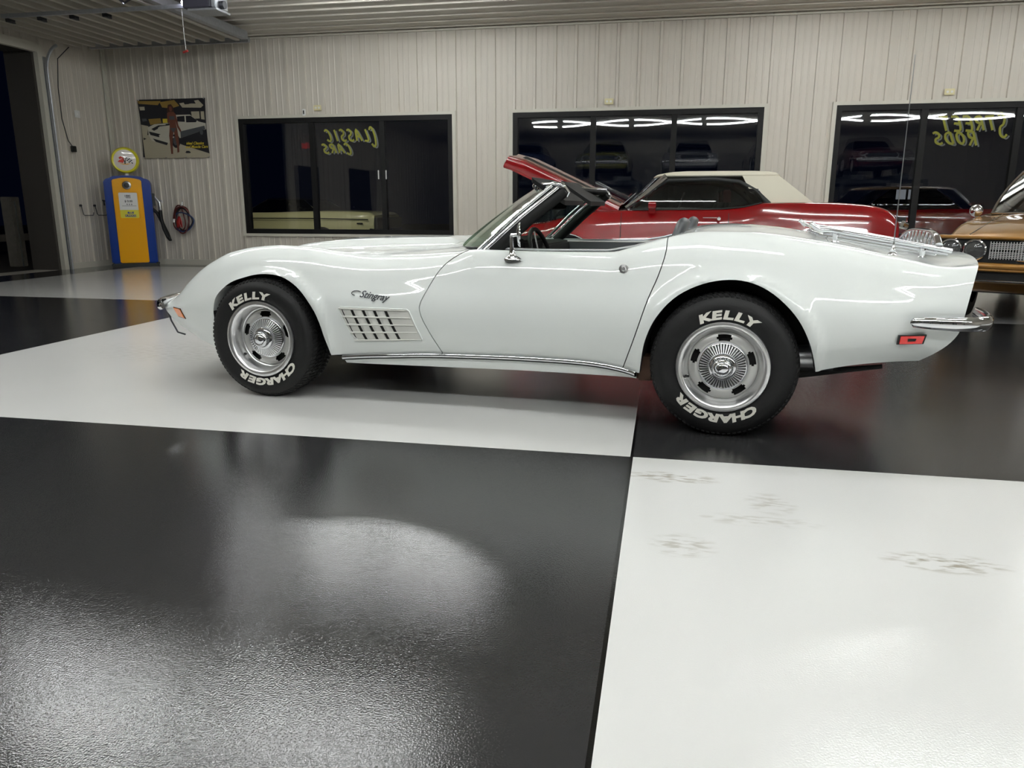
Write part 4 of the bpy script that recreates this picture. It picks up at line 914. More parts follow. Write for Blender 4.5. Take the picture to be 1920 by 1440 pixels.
# sun visors, mirror, dash, steering wheel, seats
for s, a0 in ((-1, 0), (1, 0)):
    vz = part('sun_visor', CV, (1.44 if s < 0 else 1.46, s*.28, 1.155))
    mb = MB(); mb.prism(rrect(.25, .095, .03), -.012, .012, lambda u, v, w_: (.115+v*.95, u, w_+.035-.62*(v+.09)-.0*u)); mb.build('visor_pad', 'black_vinyl', vz, smooth=40)
    mb = MB(); mb.tube([(0, -.1, .01), (.02, -.1, -.02), (.05, -.13, -.012)], .006, 8); mb.build('visor_bracket', 'chrome', vz)
rm = part('rear_view_mirror', CV, (1.45, .02, 1.070))
mb = MB(); mb.prism(rrect(.115, .030, .02), -.012, .008, lambda u, v, w_: (-w_, u, v)); mb.build('mirror_housing', 'black_plastic', rm, bevel=.003)
mb = MB(); mb.prism(rrect(.108, .025, .017), .0, .0135, lambda u, v, w_: (w_, u, v)); mb.build('mirror_face', 'mirror_glass', rm, smooth=0)
mb = MB(); mb.tube([(-.012, 0, 0), (-.03, 0, .05), (-.03, 0, .09)], .008, 8); mb.build('mirror_stalk', 'chrome', rm)
rm.rotation_euler = (0, R(-6), R(-24))
mb = MB()
dp = [(1.15, .50), (1.15, .80), (1.22, .838), (1.34, .850), (1.41, .838), (1.42, .78), (1.36, .60), (1.36, .50)]
mb.prism(dp, -.615, .615, XZ); mb.build('dashboard', 'black_vinyl', CV, bevel=.01)
mb = MB(); mb.prism([(1.30, .82), (1.33, .885), (1.40, .905), (1.45, .88), (1.44, .82)], -.56, -.18, XZ); mb.build('instrument_binnacle', 'black_vinyl', CV, bevel=.012)
sw = part('steering_wheel', CV, (1.50, -.37, .757), (0, R(-19), 0))
mb = MB(); mb.tube([(0, .19*math.cos(a), .19*math.sin(a)) for a in [2*PI*i/40 for i in range(40)]], .0125, 10, closed=True); mb.build('wheel_rim', 'black_vinyl', sw)
for a in (R(90), R(210), R(330)):
    mb = MB(); mb.tube([(-.02, 0, 0), (0, .185*math.cos(a), .185*math.sin(a))], .012, 8, flat=(.3, 1)); mb.build('wheel_spoke', 'steel', sw)
mb = MB(); mb.lathe([(0, .02), (.035, .018), (.045, 0), (.045, -.05), (.03, -.16)], (-.02, 0, 0), 'x', 24); mb.build('wheel_hub', 'black_plastic', sw)
for s in (-1, 1):
    st = part('bucket_seat', CV, (1.92, s*.33, .34))
    mb = MB(); mb.prism(rrect(.24, .25, .07), 0, .17, lambda u, v, w_: (v-.05, u, w_+.03*v)); mb.build('seat_cushion', 'black_vinyl', st, bevel=.02)
    mb = MB(); pts = []
    rows = []
    for j in range(13):
        v = j/12; ww = .235-.10*smooth(v, .62, 1); xx = .16+.155*v; th = .055*(1-.45*v)
        zz = .10+.540*v
        ring = [(xx+th*math.cos(a)*(1.0), ww*math.copysign(abs(math.sin(a))**.6, math.sin(a)), zz+.0) for a in [2*PI*i/28 for i in range(28)]]
        rows.append(ring)
    top = rows[-1]; rows.append([(.315+(p[0]-.315)*.55, p[1]*.7, p[2]+.016) for p in top]); rows.append([(.315+(p[0]-.315)*.1, p[1]*.2, p[2]+.022) for p in top])
    mb.grid(rows, True); mb.f.append(tuple(range(28))); mb.m.append(0); mb.build('seat_back', 'grey_vinyl', st, smooth=70)
mb = MB(); mb.box((1.36, -.09, .34), (2.1, .09, .56)); mb.build('centre_console', 'black_vinyl', CV, smooth=0, bevel=.02)
# outside mirror
om = part('door_mirror', CV, (1.440, -.765, .800), (0, 0, R(14)))
mb = MB(); rows = []
for (w_, l_, z, dx) in ((.026, .046, -.008, .004), (.026, .046, .002, .004), (.019, .036, .009, .002), (.012, .018, .018, 0), (.0085, .011, .05, -.002), (.0075, .0085, .10, -.004), (.009, .009, .118, -.004)):
    rows.append([(dx+l_*math.cos(a), w_*math.sin(a), z) for a in [2*PI*i/20 for i in range(20)]])
mb.grid(rows, True); mb.f.append(tuple(6*20+i for i in range(20))); mb.m.append(0); mb.build('mirror_stem', 'chrome', om, smooth=50)
mb = MB(); mb.tube([(-.006, 0, .116), (.022, 0, .120)], [.010, .008], 10); mb.build('mirror_arm', 'chrome', om)
mb = MB(); mb.lathe([(0, -.016), (.03, -.014), (.055, -.006), (.062, .002), (.060, .006), (0, .006)], (.036, -.005, .120), 'x', 36); mb.build('mirror_head', 'chrome', om, smooth=50)
# antenna
an = part('radio_antenna', CV, (3.19, -.60, .845))
mb = MB(); mb.lathe([(.022, 0), (.018, .008), (.010, .014), (.012, .024), (.007, .032), (.0045, .055)], (0, 0, 0), 'z', 20); mb.build('antenna_base', 'chrome', an)
mb = MB(); mb.tube([(0, 0, .03), (-.0, 0, .845)], [.0028, .0014], 6); mb.build('antenna_mast', 'steel', an)
# luggage rack
rk = part('luggage_rack', CV, (0, 0, 0))
zr = lambda X: .962-(X-2.85)*.168
for i, y in enumerate([-.47, -.33, -.20, -.07, .07, .20, .33, .47]):
    if abs(y) > .4:
        mb = MB(); mb.tube([(2.835, y, .973), (2.845, y, .978), (2.865, y, .962), (2.885, y, .950), (2.93, y, zr(2.93)), (3.2, y, zr(3.2)), (3.455, y, zr(3.455))], [.006, .010, .013, .013, .013, .013, .011], 10, flat=(1, 1.4)); mb.build('side_rail', 'chrome', rk, smooth=60)
        mb = MB(); mb.tube([(2.90, y, zr(2.90)-.020), (3.44, y, zr(3.44)-.020)], .006, 8); mb.build('lower_rail', 'steel', rk)
    else:
        mb = MB(); mb.tube([(2.88, y, .925), (3.42, y, .925-.54*.165)], .008, 8, flat=(1, 1.6)); mb.build('deck_slat', 'chrome', rk, smooth=60)
for X in (2.885, 3.41):
    mb = MB(); mb.tube([(X, -.47, zr(X)-.008), (X, .47, zr(X)-.008)], .010, 8, flat=(1, 1.5)); mb.build('cross_rail', 'chrome', rk, smooth=60)
for X in (2.955, 3.335):
    for y in (-.47, .47):
        mb = MB(); mb.tube([(X, y, zr(X)-.01), (X, y, zr(X)-.045), (X, y, zr(X)-.050-(.0 if X < 3 else -.0))], [.014, .010, .022], 10); mb.build('rack_foot', 'chrome', rk)
# raised rear fence of the rack with slots
mb = MB(); ar_ = [( -.47+.94*i/16) for i in range(17)]
zt2 = lambda y: .018+.052*(1-(y/.47)**4)
mb.tube([(3.40+.02*(1-(y/.47)**2), y, zr(3.40)+zt2(y)) for y in ar_], .010, 10, flat=(1, 1.6)); mb.build('fence_top_bar', 'chrome', rk, smooth=60)
for y in [-.40+.8*i/9 for i in range(10)]:
    mb = MB(); mb.tube([(3.405, y, zr(3.40)-.005), (3.41, y, zr(3.40)+zt2(y))], .008, 8, flat=(1, 1.6)); mb.build('fence_upright', 'chrome', rk)
# ================================================================== other cars
def plain_wheel(parent, loc, Rt=.34, W=.22, outer=-1, full=False):
    wl = part('wheel', parent, loc, (0, 0, 0 if outer < 0 else PI))
    mb = MB(); mb.lathe([(.19, .02), (.215, .006), (.27, .0), (Rt-.02, .015), (Rt, .04), (Rt, W-.04), (Rt-.02, W-.01), (.2, W)], (0, 0, 0), 'y', 48); mb.build('tyre', 'rubber', wl)
    mb = MB(); mb.lathe([(.195, .012), (.188, .004), (.17, .02), (.16, .05), (.13, .045), (.09, .05), (.06, .04), (.05, .01), (0, .0)], (0, 0, 0), 'y', 40); mb.build('wheel_disc', 'rally_silver', wl)
    for k in range(5):
        a = 2*PI*k/5+.3; mb = MB(); mb.cyl((.13*math.cos(a), .043, .13*math.sin(a)), (.13*math.cos(a), .05, .13*math.sin(a)), .022, n=12); mb.build('wheel_slot', 'black_matte', wl)
    return wl
def car_table(L0=-.85, WBs=2.8, Lr=1.05, hw=.92, zn=.76, zf=.86, belt=.93, deck=.93, tail=.86, zb=.27):
    xe = WBs+Lr; m1 = WBs*.42
    return dict(
     zb=[(L0, zb+.10), (L0+.18, zb), (m1, zb), (WBs+.4, zb+.02), (xe, zb+.13)], hb=[(L0, hw-.14), (0, hw-.06), (WBs, hw-.05), (xe, hw-.12)],
     zm=[(L0, zn-.16), (0, .60), (m1, .60), (WBs, .63), (xe, tail-.22)], hm=[(L0, hw-.09), (L0+.3, hw-.03), (0, hw), (m1, hw-.012), (WBs, hw), (xe-.4, hw-.02), (xe, hw-.08)],
     zc=[(L0, zn-.03), (L0+.12, zn+.01), (0, zf), (m1-.3, belt-.01), (m1+.3, belt), (WBs-.3, (belt+deck)/2+.01), (WBs+.2, deck), (xe-.15, tail+.03), (xe, tail-.04)],
     hc=[(L0, hw-.12), (0, hw-.10), (m1, hw-.11), (WBs, hw-.14), (xe, hw-.14)],
     zv=[(L0, zn-.02), (L0+.12, zn+.03), (0, zf+.015), (m1-.3, belt+.01), (m1+.3, belt), (WBs-.2, deck+.01), (WBs+.2, deck+.01), (xe-.15, tail+.04), (xe, tail-.03)],
     hv=[(L0, hw-.3), (xe, hw-.3)],
     z0=[(L0, zn), (L0+.12, zn+.05), (0, zf+.05), (m1-.3, belt+.03), (m1+.3, belt+.02), (WBs, deck+.03), (xe-.15, tail+.05), (xe, tail-.02)], side=.5)
def bow_warp(L0, xe, nose=.10, tail=.06):
    def f(X, y, z):
        h = min(abs(y)/.9, 1)
        if X < L0+.6: X += nose*h*h*(1-(X-L0)/.6)
        if X > xe-.6: X -= tail*h*h*(1-(xe-X)/.6)
        return (X, y, z)
    return f
def round_arch(cx, r, cz=.34):
    return [(cx-r, .05)]+[(cx-r*math.cos(a), cz+r*math.sin(a)) for a in [PI*i/16 for i in range(17)]]+[(cx+r, .05)]
def greenhouse(parent, base, top, roofmat, glassmat, quarter=None, crown=.05, pil='chrome', pr=.014, nf=9, ns=12, bow=.10, roof_over=.0, levels=5):
    """base/top = (x0, x1, half width, z)"""
    def ring(v):
        x0, x1, hw, z = [base[i]*(1-v)+top[i]*v for i in range(4)]; hw += .03*math.sin(PI*v); P = []
        for i in range(nf): t = 1-2*i/nf; P.append((x0-bow*(1-t*t)*1.0, hw*t, z))
        for i in range(ns): t = i/ns; P.append((x0+(x1-x0)*t, -hw, z))
        for i in range(nf): t = -1+2*i/nf; P.append((x1+bow*.6*(1-t*t), hw*t, z))
        for i in range(ns): t = i/ns; P.append((x1+(x0-x1)*t, hw, z))
        return P
    def cls(j):
        if j < nf: return 'front'
        if j < nf+ns: return ('side', (j-nf+.5)/ns)
        if j < 2*nf+ns: return 'rear'
        return ('side', 1-(j-2*nf-ns+.5)/ns)
    N_ = 2*(nf+ns); R_ = [ring(i/levels) for i in range(levels+1)]
    groups = {'windshield_glass': [], 'side_glass': [], 'side_glass ': [], 'rear_glass': [], 'quarter_panel': []}
    for i in range(levels):
        for j in range(N_):
            c = cls(j); a = [(i, j), (i, (j+1) % N_), (i+1, (j+1) % N_), (i+1, j)]
            if c == 'front': g = 'windshield_glass'
            elif c == 'rear': g = 'rear_glass' if quarter is None else 'quarter_panel'
            else:
                lim = 2 if quarter is None else quarter-.10*(1-i/levels)*-1.2
                g = 'quarter_panel' if (c[1] > lim) else ('side_glass' if j < nf+ns else 'side_glass ')
            groups[g].append([R_[p][q] for p, q in a])
    for g, L_ in groups.items():
        if not L_: continue
        mb = MB()
        for q in L_: mb.add(q, [(0, 1, 2, 3)])
        g = g.strip(); me = mb.mesh(g, roofmat if g == 'quarter_panel' else glassmat, 0, False); bm = bmesh.new(); bm.from_mesh(me); bmesh.ops.remove_doubles(bm, verts=bm.verts, dist=1e-4); bmesh.ops.recalc_face_normals(bm, faces=bm.faces); bm.to_mesh(me); bm.free()
        for p in me.polygons: p.use_smooth = True
        me.set_sharp_from_angle(angle=R(40)); link(g, me, parent)
    tr_ = R_[-1]; cxm = (top[0]+top[1])/2; rows = []
    rows.append([(x+(x-cxm)*.0, y*1.0, z-.022) for x, y, z in tr_]); 
    for k, dz in ((1.02, 0), (.97, .022), (.86, .6*crown+.01), (.6, .88*crown+.012), (.3, crown+.01), (.0, crown+.012)): rows.append([(cxm+(x-cxm)*k, y*k, z+dz) for x, y, z in tr_])
    mb = MB(); mb.grid(rows, True); mb.build('roof', roofmat, parent, smooth=50)
    b, t = R_[0], R_[-1]
    for j0, nm in ((nf, 'windshield_pillar'), (0, 'windshield_pillar'), (nf+ns, 'rear_pillar'), (2*nf+ns, 'rear_pillar')):
        if nm == 'rear_pillar' and quarter is not None: continue
        mb = MB(); mb.tube([R_[i][j0] for i in range(levels+1)], pr, 8); mb.build(nm, pil, parent)
    mb = MB(); mb.tube([p for p in R_[0]], .012, 6, closed=True); mb.build('glass_seal', 'black_plastic', parent)
    return R_
def simple_car(name, label, cat, paint, loc, rz, roof=None, group=None, top_z=1.34, detail=0, glassmat='car_glass', wheels=True, hwid=.92, L0=-.85, WBs=2.8, Lr=1.05, gx0=.80, **kt):
    c = thing(name, label, cat, loc, rz, group); T_ = car_table(L0, WBs, Lr, hwid, **kt); belt = kt.get('belt', .93)
    me = body_mesh(T_, L0, WBs+Lr, 60 if detail == 0 else 110, None, 4 if detail == 0 else 6, (paint,), bow_warp(L0, WBs+Lr))
    cut = [sides(round_arch(0, .36), .62, 1.2), sides(round_arch(WBs, .36), .62, 1.2), prism_mesh([(gx0-.02, -.68), (WBs-.25, -.66), (WBs-.25, .66), (gx0-.02, .68)], .4, 1.4)]
    me = boolean(me, cut)
    def sl(ct, n_):
        if abs(ct.y) < .70 and ct.z < belt-.04 and gx0-.03 < ct.x < WBs-.24: return 1
        for ax_ in (0, WBs):
            if math.hypot(ct.x-ax_, ct.z-.34) < .40 and abs(ct.y) < hwid-.01 and ct.z < .71 and (abs(n_.y) < .5 or abs(ct.y) < .64): return 1
        return 1 if n_.z < -.9 and ct.z < .4 else 0
    reslot(me, sl, [paint, 'black_vinyl']); link('car_body', me, c)
    greenhouse(c, (gx0, WBs-.10, .73, belt), (gx0+.48, WBs-.52, .58, top_z-.055), roof or paint, glassmat)
    if wheels:
        for X in (0, WBs):
            for s in (-1, 1): plain_wheel(c, (X, s*(hwid-.02), .34), outer=s)
    return c
def front_face(c, L0, hw, zl=.66, bumper=True, lamps=2, grille='black_plastic'):
    mb = MB(); mb.box((L0-.012, -hw+.40, zl-.07), (L0+.03, hw-.40, zl+.07)); mb.build('grille', grille, c, smooth=0)
    for s in (-1, 1):
        for k in range(lamps):
            y = s*(hw-.19-.19*k); x = L0+.10*(min(abs(y)/.9, 1))**2
            lamp(c, x, y, zl)
    if bumper:
        mb = MB(); mb.tube([(L0-.03+.10*(t*t), t*(hw-.02), .50) for t in [-1+2*i/12 for i in range(13)]], .055, 12, flat=(1, .6)); mb.build('front_bumper', 'chrome', c, smooth=60)
def lamp(c, x, y, z, r=.078):
    hd = part('headlamp', c, (x, y, z))
    mb = MB(); mb.lathe([(r+.018, .02), (r+.018, -.012), (r+.008, -.020), (r, -.012), (r-.004, .01)], (0, 0, 0), 'x', 32); mb.build('lamp_bezel', 'chrome', hd, smooth=50)
    mb = MB(); mb.lathe([(r, .0), (r*.8, .030), (r*.4, .055), (.0, .062)], (0, 0, 0), 'x', 32); mb.build('reflector', 'lamp_reflector', hd, smooth=60)
    mb = MB(); mb.lathe([(r, -.004), (r*.7, -.013), (r*.35, -.019), (0, -.021)], (0, 0, 0), 'x', 32); mb.build('lamp_lens', 'lamp_glass', hd, smooth=60)
    return hd
# ---------------- gold car, nearest at the right
gx, gy = 3.22, 7.20; ga = R(60); G0 = -.86
GC = simple_car('gold_car', 'metallic gold coupe with round headlamps and mesh grille behind the white car', 'car', 'gold_paint', (gx-G0*math.cos(ga), gy-G0*math.sin(ga), 0), ga, detail=1, glassmat='car_glass', L0=G0, WBs=2.9, Lr=1.1, hwid=.95, zn=.80, zf=.93, belt=1.0, deck=.97, tail=.88, zb=.30, top_z=1.47, gx0=.50)
mb = MB(); mb.tube([(G0-.015+.10*t*t, t*.93, .80) for t in [-1+2*i/20 for i in range(21)]], .018, 8); mb.build('hood_lip', 'gold_paint', GC)
mb = MB(); mb.prism([(G0+.10*t*t-.004, t*.905) for t in [-1+2*i/20 for i in range(21)]]+[(G0+.16, .88), (G0+.16, -.88)], .585, .785, lambda u, v, w_: (u, v, w_)); mb.build('grille_cavity', 'black_matte', GC, smooth=0)
for s in (-1, 1):
    for k, y in enumerate((.80, .60)): lamp(GC, G0-.018+.10*(y/.93)**2, s*y, .690, .076)
for z, nm, rr_ in ((.77, 'grille_surround', .008), (.61, 'grille_surround', .010), (.69, 'grille_divider', .010)):
    mb = MB(); mb.tube([(G0-.018+.10*t*t, t*.48, z) for t in [-1+2*i/16 for i in range(17)]], rr_, 8); mb.build(nm, 'chrome', GC)
mb = MB()
for i in range(45):
    t = -1+2*i/44; mb.box((G0-.010+.10*(t*.5)**2*1.0, t*.48-.0035, .615), (G0-.004+.10*(t*.5)**2, t*.48+.0035, .768))
for z in (.630, .645, .660, .675, .705, .72, .735, .75): mb.tube([(G0-.012+.10*(t*.5)**2, t*.48, z) for t in [-1+2*i/8 for i in range(9)]], .0032, 4)
mb.build('grille_mesh', 'lamp_reflector', GC, smooth=0)
for z, r_ in ((.555, .028), (.52, .012)):
    mb = MB(); mb.tube([(G0-.03+.11*t*t, t*.94, z) for t in [-1+2*i/20 for i in range(21)]], r_, 10, flat=(1, .7)); mb.build('painted_bumper', 'gold_paint', GC, smooth=60)
mb = MB(); mb.prism([(G0-.012+.10*t*t, t*.74) for t in [-1+2*i/16 for i in range(17)]]+[(G0+.12, .7), (G0+.12, -.7)], .425, .50, lambda u, v, w_: (u, v, w_)); mb.build('lower_intake', 'black_matte', GC, smooth=0)
mb = MB(); mb.tube([(G0+.05, .78, .50), (G0+.03, .75, .45), (G0+.02, .70, .432)]+[(G0-.022+.10*t*t, t*.68, .425) for t in [1-2*i/16 for i in range(17)]]+[(G0+.02, -.70, .432), (G0+.03, -.75, .45), (G0+.05, -.78, .50)], .008, 8); mb.build('intake_trim', 'chrome', GC)
for s in (-1, 1):
    mb = MB(); mb.tube([(G0+.02+.04, s*.66, .825), (-.35, s*.62, .905), (.0, s*.62, .955), (.42, s*.62, .995)], .0035, 6); mb.build('hood_seam', 'black_plastic', GC)
    dmr = part('door_mirror', GC, (.42, s*.84, .965))
    mb = MB(); mb.tube([(0, 0, -.03), (0, s*.01, .03)], .012, 8); mb.build('mirror_stem', 'chrome', dmr)
    mb = MB(); mb.lathe([(0, -.05), (.035, -.042), (.058, -.015), (.062, .01), (.055, .014), (0, .014)], (0, s*.02, .065), 'x', 24); mb.build('mirror_head', 'chrome', dmr, smooth=50)
mb = MB(); mb.tube([(.50-.10*(1-t*t), .73*t, 1.005) for t in [-1+2*i/12 for i in range(13)]], .012, 8); mb.build('cowl_trim', 'chrome', GC)
mb = MB(); mb.tube([(.98-.10*(1-t*t), .585*t, 1.42) for t in [-1+2*i/12 for i in range(13)]], .014, 8); mb.build('windshield_header', 'chrome', GC)
# ---------------- red convertible by the wall
RX, RY = -1.07, 9.12
RC = thing('red_convertible', 'red convertible with cream canvas roof up and hood raised, behind the white car', 'car', (RX, RY, 0), 0)
TR = dict(
 zb=[(-.75,.36),(-.55,.30),(1.2,.30),(3.0,.33),(3.42,.46)], hb=[(-.75,.76),(0,.86),(2.6,.87),(3.42,.78)],
 zm=[(-.75,.60),(0,.66),(1.2,.68),(2.6,.70),(3.42,.70)], hm=[(-.75,.80),(-.45,.88),(0,.92),(1.2,.91),(2.6,.92),(3.1,.90),(3.42,.85)],
 zc=[(-.75,.78),(-.6,.83),(-.43,.872),(-.25,.885),(-.07,.93),(.2,.995),(.6,1.02),(1.0,1.03),(1.6,1.035),(1.8,1.05),(2.02,1.095),(2.4,1.105),(2.7,1.10),(3.07,1.075),(3.25,1.04),(3.36,.98),(3.42,.90)],
 hc=[(-.75,.74),(0,.80),(1.2,.80),(2.0,.80),(2.6,.76),(3.42,.76)],
 zv=[(-.75,.80),(-.43,.885),(-.07,.94),(.2,1.005),(.6,1.03),(1.6,1.035),(2.02,1.10),(2.7,1.105),(3.07,1.085),(3.25,1.05),(3.36,.99),(3.42,.91)],
 hv=[(-.75,.55),(3.42,.55)], z0=[(-.75,.82),(-.43,.90),(0,.97),(.6,1.05),(1.6,1.04),(2.02,1.11),(2.7,1.12),(3.2,1.07),(3.42,.92)], side=.5)
me = body_mesh(TR, -.75, 3.42, 120, None, 6, ('red_paint',), bow_warp(-.75, 3.42, .12, .08))
me = boolean(me, [sides(round_arch(0, .38, .40), .60, 1.2), sides(round_arch(2.62, .38, .40), .60, 1.2), prism_mesh([(.80, -.70), (2.30, -.66), (2.30, .66), (.80, .70)], .5, 1.5), prism_mesh([(-.60, -.64), (.52, -.68), (.52, .68), (-.60, .64)], .55, 1.5)])
def rsl(ct, n_):
    if -.61 < ct.x < .53 and abs(ct.y) < .70 and ct.z < 1.0 and (ct.z < .86 or abs(n_.z) < .3): return 1
    if .79 < ct.x < 2.31 and abs(ct.y) < .71 and ct.z < 1.0: return 1
    for ax_ in (0, 2.62):
        if math.hypot(ct.x-ax_, ct.z-.40) < .42 and abs(ct.y) < .90 and (abs(n_.y) < .5 or abs(ct.y) < .62): return 1
    return 0
reslot(me, rsl, ['red_paint', 'black_matte']); link('car_body', me, RC)
for X in (0, 2.62):
    for s in (-1, 1): plain_wheel(RC, (X, s*.90, .34), outer=s)
GR_ = greenhouse(RC, (.66, 2.62, .76, 1.035), (1.04, 2.18, .62, 1.39), 'top_canvas', 'car_glass', quarter=.66, crown=.045, pil='chrome', pr=.018, bow=.12, ns=16)
_rs = body_fn(TR)
def red_h(X, z):
    P = _rs(X, 6)[:32]
    for a, b in zip(P, P[1:]):
        if a[1] <= z <= b[1]: return float(a[0]+(b[0]-a[0])*(z-a[1])/max(b[1]-a[1], 1e-6))
    return float(P[-1][0])
for s in (-1, 1):
    for X, nm in ((.60, 'door_seam'), (1.70, 'door_seam')):
        mb = MB(); mb.tube([(X+dx, s*(red_h(X, z)+.0005), z) for z, dx in ((1.0, .0), (.93, .0), (.85, .0), (.75, .0), (.6, -.01), (.45, -.02), (.34, -.03))], .0035, 6); mb.build(nm, 'black_plastic', RC)
    mb = MB(); mb.tube([(X, s*(red_h(X, z-.02)-.014), z+.003) for X, z in ((.72, 1.028), (1.2, 1.035), (1.62, 1.04), (1.85, 1.062), (2.02, 1.10))], .008, 6); mb.build('belt_moulding', 'black_plastic', RC)
    a_ = []
    mb = MB(); mb.tube([(.38*1.02*-math.cos(t), s*.915, .40+.385*math.sin(t)) for t in [PI*(.08+.84*i/16) for i in range(17)]], .008, 8); mb.build('wheel_arch_trim', 'chrome', RC)
    mb = MB(); mb.tube([(1.44, s*.915, .955), (1.58, s*.920, .955)], .010, 8, flat=(.6, 1)); mb.cyl((1.60, s*.90, .945), (1.60, s*.928, .945), .018, n=16); mb.build('door_handle', 'chrome', RC)
    # side window frame line below the canvas
    mb = MB(); mb.tube([(.86, s*.725, 1.20), (1.06, s*.665, 1.335), (1.55, s*.655, 1.345), (1.80, s*.665, 1.315), (1.96, s*.70, 1.22), (2.10, s*.755, 1.085)], [.014, .02, .022, .026, .030, .032], 8, flat=(1, .4)); mb.build('window_frame', 'black_plastic', RC, smooth=60)
    dmr = part('door_mirror', RC, (.92, s*.90, 1.045))
    mb = MB(); mb.box((-.035, -.02, -.05), (.035, .02, .01)); mb.prism(rrect(.06, .036, .02), -.05, .05, lambda u, v, w_: (w_*.8, u, .035+v)); mb.build('mirror_shell', 'red_paint', dmr, bevel=.008)
    mb = MB(); mb.tube([(.64, s*.78, 1.05), (.86, s*.735, 1.20), (1.055, s*.665, 1.360)], [.020, .022, .022], 8); mb.build('pillar_trim', 'chrome', RC)
    st = part('bucket_seat', RC, (1.45, s*.36, .55))
    mb = MB(); rows = []
    for j in range(9):
        v = j/8; ww = .25-.06*smooth(v, .6, 1); rows.append([(.05+.18*v+.06*math.cos(a), ww*math.sin(a), .48*v+.08) for a in [2*PI*i/20 for i in range(20)]])
    mb.grid(rows, True); mb.f.append(tuple(8*20+i for i in range(20))); mb.m.append(0); mb.build('seat_back', 'black_vinyl', st, smooth=70)
    mb = MB(); mb.prism(rrect(.14, .075, .06), -.04, .04, lambda u, v, w_: (.25+w_, u, .62+v)); mb.build('headrest', 'red_vinyl', st, bevel=.012)
mb = MB(); mb.prism([(.84, .9), (.84, 1.02), (1.0, 1.05), (1.1, 1.0), (1.08, .9)], -.66, .66, XZ); mb.build('dashboard', 'red_vinyl', RC, bevel=.01)
mb = MB(); mb.tube([(1.20+.05*math.sin(a), -.36+.17*math.cos(a), 1.06+.15*math.sin(a)) for a in [2*PI*i/28 for i in range(28)]], .010, 8, closed=True); mb.build('steering_wheel', 'black_plastic', RC)
mb = MB(); mb.add([(.69, -.62, 1.06), (.665, -.30, 1.06), (.80, -.28, 1.18), (.825, -.60, 1.18)], [(0, 1, 2, 3)]); mb.v = [(x-.085, y, z+.03) for x, y, z in mb.v]; mb.build('windshield_card', 'paper', RC, smooth=0)
mb = MB(); mb.add([(.745, -.52, 1.14), (.735, -.40, 1.14), (.770, -.39, 1.17), (.782, -.51, 1.17)], [(0, 1, 2, 3)]); mb.v = [(x-.092, y, z+.035) for x, y, z in mb.v]; mb.build('card_print', 'red_print', RC, smooth=0)
mb = MB(); mb.tube([(3.37, -.84, .90), (3.43, -.78, .88), (3.47, -.5, .88), (3.48, 0, .88), (3.47, .5, .88), (3.43, .78, .88), (3.37, .84, .90)], .035, 10, flat=(1, .5)); mb.build('rear_bumper', 'chrome', RC, smooth=60)
mb = MB(); mb.box((3.36, -.72, .92), (3.432, .72, .965)); mb.build('tail_panel', 'black_plastic', RC, smooth=0)
mb = MB(); mb.tube([(-.78, -.60, .50), (-.86, -.3, .50), (-.87, 0, .50), (-.86, .3, .50), (-.78, .60, .50)], .05, 10, flat=(1, .6)); mb.build('front_bumper', 'chrome', RC, smooth=60)
mb = MB(); mb.lathe([(0, .10), (.16, .10), (.19, .08), (.19, .0), (.15, -.02)], (-.02, 0, .86), 'z', 32); mb.box((-.40, -.28, .60), (.35, .28, .80)); mb.build('engine', 'dark_steel', RC)
# raised hood: hinge at the cowl, tip high towards the front
hd = part('raised_hood', RC, (.58, 0, 1.075)); hl = 1.34; an_ = math.atan2(.555, -1.20)
def hp(d, y, o): # d along hood from hinge, y lateral, o offset normal (up side)
    return (d*math.cos(an_)+o*math.sin(an_)*1.0, y, d*math.sin(an_)-o*math.cos(an_))
rows = []
for i in range(15):
    d = hl*i/14; w2 = .74-.05*(i/14); fall = .035*smooth(d, hl-.20, hl)
    prof = [(-w2+.03, -.17+.03*i/14), (-w2-.004, -.075), (-w2+.015, -.012), (-w2+.06, .004), (-.30, .03), (-.22, .052), (0, .058), (.22, .052), (.30, .03), (w2-.06, .004), (w2-.015, -.012), (w2+.004, -.075), (w2-.03, -.17+.03*i/14)]
    rows.append([hp(d, y, o-fall) for y, o in prof])
mb = MB(); mb.grid(rows); inner = [[hp(hl*i/14-.0, y*.985, min(o, -.02)-.012) for y, o in [(-.69, -.15), (-.66, -.04), (-.3, -.01), (0, -.01), (.3, -.01), (.66, -.04), (.69, -.15)]] for i in range(15)]; mb.grid(inner)
mb.grid([rows[-1], [hp(hl+.01, y*.98, o-.07) for y, o in [(-.69, -.09), (-.69, -.045), (-.68, -.002), (-.63, .014), (-.30, .04), (-.22, .062), (0, .068), (.22, .062), (.30, .04), (.63, .014), (.68, -.002), (.69, -.045), (.69, -.09)]]])
mb.build('hood_panel', 'red_paint', hd, smooth=50)
for s in (-1, 1):
    mb = MB(); mb.grid([[hp(.02+1.2*i/8, s*(.34+.20*k), .030-.026*k+.006) for k in (0, 1)] for i in range(9)]); mb.build('hood_stripe', 'black_plastic', hd, smooth=60)
    hg = MB(); hg.tube([hp(.02, s*.66, -.08), hp(.16, s*.66, -.16), (-.12, s*.66, -.13), (.0, s*.66, -.06)], .014, 6); hg.build('hood_hinge', 'dark_steel', hd)
mb = MB(); mb.box((hp(hl+.02, 0, -.10)[0]-.03, -.05, hp(hl+.02, 0, -.10)[2]-.02), (hp(hl+.02, 0, -.10)[0]+.02, .05, hp(hl+.02, 0, -.10)[2]+.02)); mb.build('hood_latch', 'dark_steel', hd, smooth=0)
